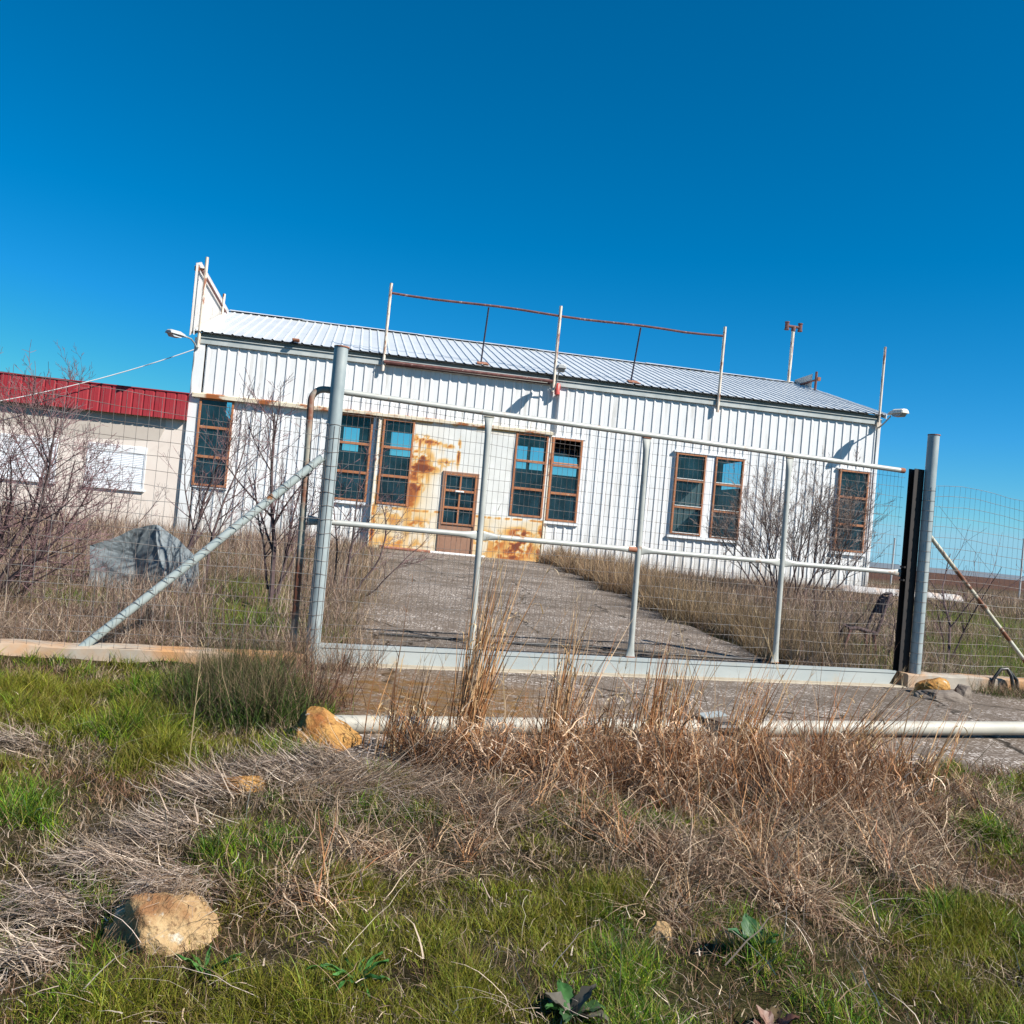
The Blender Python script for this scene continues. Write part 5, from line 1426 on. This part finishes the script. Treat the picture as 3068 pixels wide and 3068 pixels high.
# dense reed litter in front of the paving
rs = np.random.RandomState(404)
def reeds(rs, L_, N, hlo, hhi, cols, wlo, whi, th=(0, .5), curl=(0, .6), sp=.5, zoff=0, seg=5, kink=.08, az=None):
    Lw = np.array([r for *_, r in L_]); i = rs.choice(len(L_), N, p=Lw ** 2 / (Lw ** 2).sum()); A_ = np.array(L_)
    x = A_[i, 0] + rs.normal(0, sp, N) * A_[i, 2]; y = A_[i, 1] + rs.normal(0, sp, N) * A_[i, 2]
    P = np.stack([x, y, gz(x, y) + (rs.uniform(0, zoff, N) if zoff else -.01)], 1)
    a = rs.uniform(0, 6.28, N) if az is None else az + rs.normal(0, .8, N)
    hf = np.clip(.15 + 1.7 * fbm(x * 2.6, y * 2.6, 68, 3), .35, 1.5)
    return ribbons(P, rs.uniform(hlo, hhi, N) * hf, a, rs.uniform(*th, N), rs.uniform(*curl, N), rs.uniform(wlo, whi, N), pick(rs, N, cols, .3), seg, kink=kink, rs=rs)
RED = [(.34, .15, .065), (.25, .10, .045), (.42, .22, .10), (.14, .06, .032)]
r1 = tufts(rs, CLUMP, 95, 125, .06, .13, .46, TAN + RED + RED + BROWN + [(.10, .05, .03)], .003, .0062, (.0, .9), (0, .9), seg=6, kink=.07, hvar=(.35, 1.35))
r2 = tufts(rs, CLUMP, 95, 85, .085, .07, .28, [(.60, .44, .30), (.52, .35, .22), (.43, .255, .145), (.64, .50, .37), (.22, .105, .05), (.34, .17, .08)], .005, .0125, (.2, 1.6), (.5, 3.6), seg=8, kink=.2, lift=.27, hvar=(.5, 1.4))
r3 = reeds(rs, CLUMP, 2600, .08, .26, BROWN + [(.09, .05, .035)] + STRAW[:2], .002, .0035, (.6, 1.6), (-.2, .6), zoff=.08)
r4 = reeds(rs, CLUMP, 260, .30, .80, TAN + [(.20, .10, .05)], .004, .0075, (.0, .65), (0, .5), seg=8, kink=.05)
r5 = reeds(rs, CLUMP, 5200, .06, .22, [(.07, .035, .022), (.12, .06, .035), (.19, .10, .055)], .003, .006, (0, 1.3), (-.2, .8))
V, F_, C_ = join([r1, r2, r3, r4, r5])
tag(np_mesh('reed_litter', V, F_, M['straw'], col=C_), 'tangled dry reed leaves in front of the paving', 'dry reeds', kind='stuff')

def tall_clump(label, x, y, h, n, lean_az, lean, seed, spread=.06, leaves=40, cols=TAN):
    rs = np.random.RandomState(seed); n = int(n * 1.5); leaves = int(leaves * 1.6)
    th = thing('dry_grass_clump', label, 'dry grass', (x, y, gzf(x, y)), 0, 'tall dry grass clumps before the gate')
    P = np.stack([rs.normal(0, spread, n), rs.normal(0, spread * .8, n), np.full(n, -.01)], 1)
    hh = h * rs.uniform(.45, 1.05, n) ** 1.1
    az = lean_az + rs.normal(0, .7, n)
    st = ribbons(P, hh, az, np.abs(rs.normal(lean, .13, n)), rs.uniform(0, .28, n), rs.uniform(.0050, .0090, n), pick(rs, n, cols, .25), 9, face=rs.normal(0, .5, n), taper=2.4, kink=.022, rs=rs)
    o = np_mesh('stems', *st[:2], M['straw'], th, col=st[2])
    # leaves spring from the stems
    Vs = st[0].reshape(n, 10, 2, 3).mean(2)
    m_ = leaves
    i = rs.randint(0, n, m_); j = np.clip((rs.beta(1.3, 1.8, m_) * 9).astype(int), 1, 8)
    Pl = Vs[i, j]
    lv = ribbons(Pl, rs.uniform(.05, .20, m_), rs.uniform(0, 6.28, m_), rs.uniform(.2, 1.2, m_), rs.uniform(.8, 3.8, m_), rs.uniform(.006, .013, m_), pick(rs, m_, [(.60, .44, .24), (.52, .35, .17), (.66, .52, .33)], .12), 8, kink=.12, rs=rs)
    # seed heads as thin branched plumes on the tallest
    top = np.argsort(-hh)[:max(3, n // 9)]
    m2 = len(top) * 9
    ii = np.repeat(top, 9); jj = rs.randint(7, 10, m2)
    pl = ribbons(Vs[ii, jj], rs.uniform(.03, .10, m2), az[ii] + rs.normal(0, .9, m2), rs.uniform(.1, .7, m2), rs.uniform(0, .6, m2), rs.uniform(.0016, .003, m2), pick(rs, m2, [(.55, .42, .26)], .15), 4, rs=rs)
    V, F_, C_ = join([lv, pl])
    np_mesh('leaves', V, F_, M['straw'], th, col=C_)
    return th
tall_clump('tallest clump of tan dry grass rising before the first gate upright', -.17, 5.78, 1.30, 60, 1.2, .03, 1, .045, 90)
tall_clump('thin tan dry grass clump right of the tallest one', .40, 5.90, 1.02, 42, .9, .05, 2, .06, 70)
tall_clump('dense tan dry grass clump in front of the middle gate upright', 1.08, 6.2, .86, 60, 1.4, .05, 3, .08, 90)
tall_clump('slanting dry grass clump before the bracket of the beige pipe', 1.62, 6.25, .80, 46, 1.6, .36, 4, .08, 60)
tall_clump('dry grass clump leaning far right over the beige pipe', 2.22, 6.25, .92, 46, 1.6, .62, 5, .08, 60)
tall_clump('low tan dry grass clump just right of the ochre rock', -.55, 5.55, .62, 40, 1.2, .12, 6, .08, 60)
tall_clump('sparse leaning dry grass at the right end of the reed litter', 2.85, 6.3, .62, 26, 1.8, .45, 7, .12, 30)
tall_clump('brown dry grass clump between the two tan ones before the gate', .75, 5.95, .60, 40, 1.2, .10, 8, .10, 60, BROWN)
def single(label, x, y, h, lean, az, seed, col=(.55, .40, .22)):
    rs = np.random.RandomState(seed)
    a = [ribbons(np.array([[x, y, gzf(x, y)]]), np.array([h]), np.array([az]), np.array([lean]), np.array([.06]), np.array([.0058]), np.array([col]), 12, face=np.array([0.]), taper=3, kink=.012, rs=rs)]
    c_ = a[0][0].reshape(13, 2, 3).mean(1)
    for j in (4, 6, 7, 9, 10, 11, 12):
        a.append(ribbons(c_[j:j + 1], np.array([.12 if j < 9 else .06]), np.array([rs.uniform(0, 6.28)]), np.array([.4]), np.array([.5]), np.array([.004]), np.array([col]), 5, rs=rs))
    V, F_, C_ = join(a)
    tag(np_mesh('dry_stalk', V, F_, M['straw'], col=C_), label, 'dry stalk')
single('single upright dry stalk in the green grass at left', -1.5, 4.75, .72, .02, 0, 1)
single('thin dark stalk leaning before the left part of the gate', -.62, 5.35, 1.05, .10, 1.4, 2, (.22, .12, .07))
single('long pale stalk leaning left across the tallest clump', .1, 5.9, 1.5, .10, -1.57, 3)
single('long tan stalk slanting right beside the tallest clump', -.05, 5.6, 1.1, .42, 1.5, 4, (.42, .26, .12))
single('pale stalk bowing before the third gate upright', 2.3, 7.0, 1.1, .38, -1.5, 5)
single('pale stalk slanting before the middle gate upright', 1.5, 6.6, 1.0, .30, -1.5, 6)

# dark weedy tussock beside the ochre rock and by the left post
def tussock(name, label, cat, L_, n, hlo, hhi, cols, seed, green=0):
    rs = np.random.RandomState(seed)
    cx_, cy_ = np.mean([a for a, *_ in L_]), np.mean([b for _, b, _ in L_])
    parts = [reeds(rs, L_, n, hlo, hhi, cols, .0026, .0068, (0, .9), (-.2, .8), kink=.14),
             reeds(rs, L_, n // 2, hlo * .4, hhi * .7, cols, .0018, .0032, (.5, 1.5), (-.2, .8), zoff=hhi * .5, kink=.15)]
    if green: parts.append(reeds(rs, L_, green, hlo * .5, hhi * .7, [(.045, .09, .012), (.08, .14, .018), (.03, .06, .008)], .0028, .0055, (0, 1.1), (0, 1.1)))
    V, F_, C_ = join(parts)
    o = np_mesh(name, V - np.array([cx_, cy_, 0]), F_, M['straw'], col=C_); o.location = (cx_, cy_, 0)
    return tag(o, label, cat)
tussock('weed_tussock', 'dark tangled weed tussock left of the ochre rock', 'weeds', [(-1.72, 6.35, .42), (-1.95, 6.9, .4), (-1.45, 6.1, .3)], 3600, .10, .50, [(.15, .10, .06), (.09, .06, .035), (.24, .17, .10), (.08, .07, .025), (.055, .07, .02), (.04, .055, .012)], 5, 5600)
tussock('weed_tussock', 'thin brown weeds around the foot of the left gate post', 'weeds', [(-1.35, 8.2, .2), (-1.75, 8.1, .25), (-1.1, 8.45, .12)], 520, .15, .55, BROWN, 6, 0)
tussock('weed_tussock', 'thin reddish twiggy weeds standing behind the ochre rock', 'weeds', [(-1.25, 6.25, .22), (-1.15, 6.6, .25)], 240, .3, .62, [(.13, .06, .04), (.18, .09, .06)], 7, 0)
tussock('weed_tussock', 'green and brown weeds against the right plinth under the black hook', 'weeds', [(5.75, 10.75, .3), (6.3, 10.9, .4), (6.9, 11.2, .4)], 2600, .08, .26, BROWN + [(.07, .09, .02)], 8, 2600)

# ---- yard behind the fence
def yard_mask(x, y):
    t, s = ts(x, y)
    l, h = drive_edges(s)
    n_ = (fbm(x * 1.4, y * 1.4, 9) - .5) * .7
    drv = (t > l - .05 + n_ * .5) & (t < h + .05 + n_ * .6) & (s < 16)
    bx = (x - B0[0]) * BD[0] + (y - B0[1]) * BD[1]; by_ = (x - B0[0]) * BN[0] + (y - B0[1]) * BN[1]
    inb = (bx > -11) & (bx < LEN + .1) & (by_ > -.08)
    return (s > .22) & ~drv & ~inb
def yard_pts(rs, N, y0=8.0, y1=34):
    y = y0 + (y1 - y0) * rs.rand(N) ** 1.25
    x = (rs.rand(N) * 2 - 1) * (.68 * y + .5)
    k = yard_mask(x, y)
    return x[k], y[k]
rs = np.random.RandomState(505)
x, y = yard_pts(rs, 230000)
t, s = ts(x, y); N = len(x)
YG = [(-3.35, 12.3, .55), (-3.6, 13.2, .6), (-2.6, 10.1, .5), (-4.8, 10.5, .4), (8.2, 15.2, 1.2), (9.8, 16.0, 1.3), (7.3, 14.0, .8), (5.4, 13.6, .5), (9.2, 13.0, .9), (10, 20, 1.5), (-1.55, 9.7, .4), (-3.15, 11.4, .5), (-2.85, 10.5, .4), (-2.7, 9.7, .3), (7.2, 13.3, .7), (6.7, 12.4, .5), (4.9, 12.1, .5), (8.6, 13.9, .8), (7.9, 12.8, .6)]
yg = blobs(x, y, YG)
den = fbm(x * .8, y * .8, 19)
k = rs.rand(N) < np.clip(.30 + 1.3 * (den - .36) - .75 * yg, .05, 1)
x, y, yg, den, t, s = x[k], y[k], yg[k], den[k], t[k], s[k]; N = len(x)
P = np.stack([x, y, gz(x, y) - .02], 1)
tall = np.where(t > 6, .8, 1.0) * np.where((t < 1) & (s < 3.2), .55 + .14 * np.clip(s, 0, 3.2), 1.0) * np.clip(.55 + (den - .4) * 1.6, .35, 1.3)
col = pick(rs, N, [(.30, .21, .145), (.24, .16, .11), (.37, .27, .185), (.19, .12, .085), (.46, .36, .26), (.27, .175, .14), (.10, .06, .045), (.34, .27, .235)], .3)
rd = smooth(.5, .65, fbm(x * .5, y * .5, 29))[:, None]
col = col * (1 - .35 * rd) + np.array([.26, .15, .08]) * .35 * rd
y1_ = ribbons(P, rs.uniform(.12, .58, N) * tall, rs.uniform(0, 6.28, N), rs.uniform(0, .75, N), rs.uniform(-.1, .9, N), rs.uniform(.0035, .008, N) * np.clip(y / 13, .75, 1.8), col, 4, kink=.14, rs=rs)
x, y = yard_pts(rs, 90000, 8.0, 20); k = rs.rand(len(x)) > blobs(x, y, YG) * 1.2; x, y = x[k], y[k]; N = len(x)
P = np.stack([x, y, gz(x, y) + rs.uniform(0, .12, N)], 1)
y2_ = ribbons(P, rs.uniform(.1, .4, N), rs.uniform(0, 6.28, N), rs.uniform(.8, 1.6, N), rs.uniform(-.2, .5, N), rs.uniform(.0025, .0045, N), pick(rs, N, BROWN + STRAW, .2), 4, kink=.12, rs=rs)
x, y = yard_pts(rs, 10500, 8.6, 24); k = rs.rand(len(x)) > blobs(x, y, YG) * 1.2; x, y = x[k], y[k]; N = len(x)
P = np.stack([x, y, gz(x, y) - .01], 1)
y4_ = ribbons(P, rs.uniform(.3, .85, N), rs.uniform(0, 6.28, N), rs.uniform(0, .5, N), rs.uniform(-.2, .5, N), rs.uniform(.004, .008, N), pick(rs, N, [(.10, .06, .05), (.15, .09, .075), (.46, .36, .27), (.08, .05, .04), (.22, .14, .11)], .25), 6, kink=.16, rs=rs)
V, F_, C_ = join([y1_, y2_, y4_])
tag(np_mesh('dry_weeds', V, F_, M['straw'], col=C_), 'brown dry weeds filling the yard around the driveway', 'dry weeds', kind='stuff')
x, y = yard_pts(rs, 160000, 8.2, 24); yg = blobs(x, y, YG)
k = rs.rand(len(x)) < np.clip(yg * 1.4 + .03, 0, 1); x, y = x[k], y[k]; N = len(x)
P = np.stack([x, y, gz(x, y) - .01], 1)
y3_ = ribbons(P, rs.uniform(.07, .22, N), rs.uniform(0, 6.28, N), rs.uniform(0, .7, N), rs.uniform(.1, 1, N), rs.uniform(.003, .006, N), pick(rs, N, GREENS, .22), 3, rs=rs)
tag(np_mesh('yard_grass', *y3_[:2], M['grass'], col=y3_[2]), 'patches of green grass in the yard', 'grass', kind='stuff')
# dense edge along the right side of the driveway
rs = np.random.RandomState(606)
N = 36000
s = rs.uniform(.8, 14.5, N); t = 5.6 + .165 * s + np.abs(rs.normal(0, .8, N)) + (fbm(s * 1.6, s * 0, 9) - .5) * .9
x, y = xy(t, s); bx = (x - B0[0]) * BN[0] + (y - B0[1]) * BN[1]; k = bx < -.1; x, y, s = x[k], y[k], s[k]; N = len(x)
P = np.stack([x, y, gz(x, y) - .02], 1)
gd_ = smooth(9, 3, s)[:, None]
col = pick(rs, N, [(.40, .27, .15), (.30, .19, .11), (.48, .36, .22), (.20, .125, .07), (.09, .055, .035)], .3)
col = col * (1 - .45 * gd_) + np.array([.13, .10, .05]) * .45 * gd_
hv = np.clip(.3 + 1.5 * fbm(x * 1.1, y * 1.1, 39), .4, 1.5)
e1 = ribbons(P, rs.uniform(.12, .60, N) * hv, rs.uniform(0, 6.28, N), rs.uniform(0, .9, N), rs.uniform(0, 1.2, N), rs.uniform(.0035, .0075, N) * np.clip(y / 13, .8, 1.6), col, 4, kink=.1, rs=rs)
tag(np_mesh('drive_edge_grass', *e1[:2], M['straw'], col=e1[2]), 'thick dry grass along the right edge of the driveway', 'dry grass', kind='stuff')

rs = np.random.RandomState(707)
N = 9000
s = rs.uniform(.3, 14.5, N); t = .3 + .205 * s - .15 + rs.normal(0, .28, N) + (fbm(s * 1.7, s * 0, 8) - .5) * .5
x, y = xy(t, s)
P = np.stack([x, y, gz(x, y) - .01], 1)
e2 = ribbons(P, rs.uniform(.05, .30, N), rs.uniform(0, 6.28, N), rs.uniform(0, 1.3, N), rs.uniform(0, .9, N), rs.uniform(.003, .006, N) * np.clip(y / 13, .8, 1.6), pick(rs, N, BROWN + [(.12, .11, .04), (.40, .30, .2)], .3), 4, kink=.15, rs=rs)
# tufts rooted in the cracks of the paving
n_ = 60
tt = rs.uniform(1.2, 6.5, n_); ss = rs.uniform(.4, 13, n_); tt = tt + ss * .1
i = rs.randint(0, n_, 1500); x, y = xy(tt[i] + rs.normal(0, .05, 1500), ss[i] + rs.normal(0, .05, 1500))
P = np.stack([x, y, gz0(x, y)], 1)
e3 = ribbons(P, rs.uniform(.02, .11, 1500), rs.uniform(0, 6.28, 1500), rs.uniform(.2, 1.4, 1500), rs.uniform(0, .9, 1500), rs.uniform(.003, .006, 1500), pick(rs, 1500, BROWN + STRAW, .3), 3, rs=rs)
V, F_, C_ = join([e2, e3])
tag(np_mesh('creeping_weeds', V, F_, M['straw'], col=C_), 'dry weeds creeping over the left edge of the driveway', 'dry weeds', kind='stuff')

# ---- broad leaved plants in the foreground
def broadleaf(label, x, y, n, ln, wd, cols, seed, el=(.5, 1.2), wilt=.6):
    rs = random.Random(seed)
    th = thing('broadleaf_weed', label, 'weed', (x, y, gzf(x, y)), 0)
    for i in range(n):
        a = 6.283 * i / n + rs.uniform(-.4, .4); L_ = ln * rs.uniform(.7, 1.1); W_ = wd * rs.uniform(.75, 1.1)
        e0 = rs.uniform(*el); ca, sa = math.cos(a), math.sin(a)
        V, F_ = [], []
        nu, nv = 9, 5
        px, pz, e = 0, .01, e0
        for k in range(nu):
            u = k / (nu - 1)
            w = W_ * (math.sin(math.pi * min(1, u ** .8 * .96 + .03)) ** .7) * (1 + .12 * math.sin(u * 21 + i))
            for j in range(nv):
                v = j / (nv - 1) * 2 - 1
                yy = v * w * .5; zz = pz + abs(v) * w * .22 + .006 * math.sin(u * 14 + v * 4 + i)
                V.append((ca * px - sa * yy, sa * px + ca * yy, zz))
            e -= wilt / nu * rs.uniform(.6, 1.5); px += math.cos(e) * L_ / nu; pz += math.sin(e) * L_ / nu
        F_ = [(k * nv + j, k * nv + j + 1, (k + 1) * nv + j + 1, (k + 1) * nv + j) for k in range(nu - 1) for j in range(nv - 1)]
        c = np.array(cols[i % len(cols)]) * rs.uniform(.8, 1.2)
        vv = np.array([abs(q % nv - 2) < .5 for q in range(len(V))])[:, None]
        np_mesh('leaf', np.array(V), np.array(F_), M['leaf'], th, col=np.where(vv, c * 1.35, c), smooth_=True)
    return th
broadleaf('dark green broad leaved plant in the grass at lower right', 1.03, 3.50, 8, .14, .075, [(.022, .075, .022), (.05, .12, .05), (.03, .09, .03)], 3, (.5, 1.3))
broadleaf('wilted purple brown leafy plant at the bottom edge', .97, 3.02, 10, .115, .065, [(.13, .06, .045), (.20, .12, .09), (.10, .07, .035)], 8, (.6, 1.4), .9)
broadleaf('dusky broad leaved plant near the bottom edge, right of centre', .33, 2.99, 8, .13, .07, [(.04, .085, .03), (.10, .09, .07), (.035, .10, .025)], 12, (.5, 1.2))
broadleaf('tuft of wide green grass blades at the bottom left of centre', -.36, 3.06, 11, .19, .014, [(.035, .12, .025), (.05, .15, .03)], 15, (.7, 1.4), 1.2)
broadleaf('few wide green blades beside the pale boulder', -.86, 3.10, 8, .15, .012, [(.04, .13, .025), (.06, .15, .03)], 19, (.7, 1.35), .9)
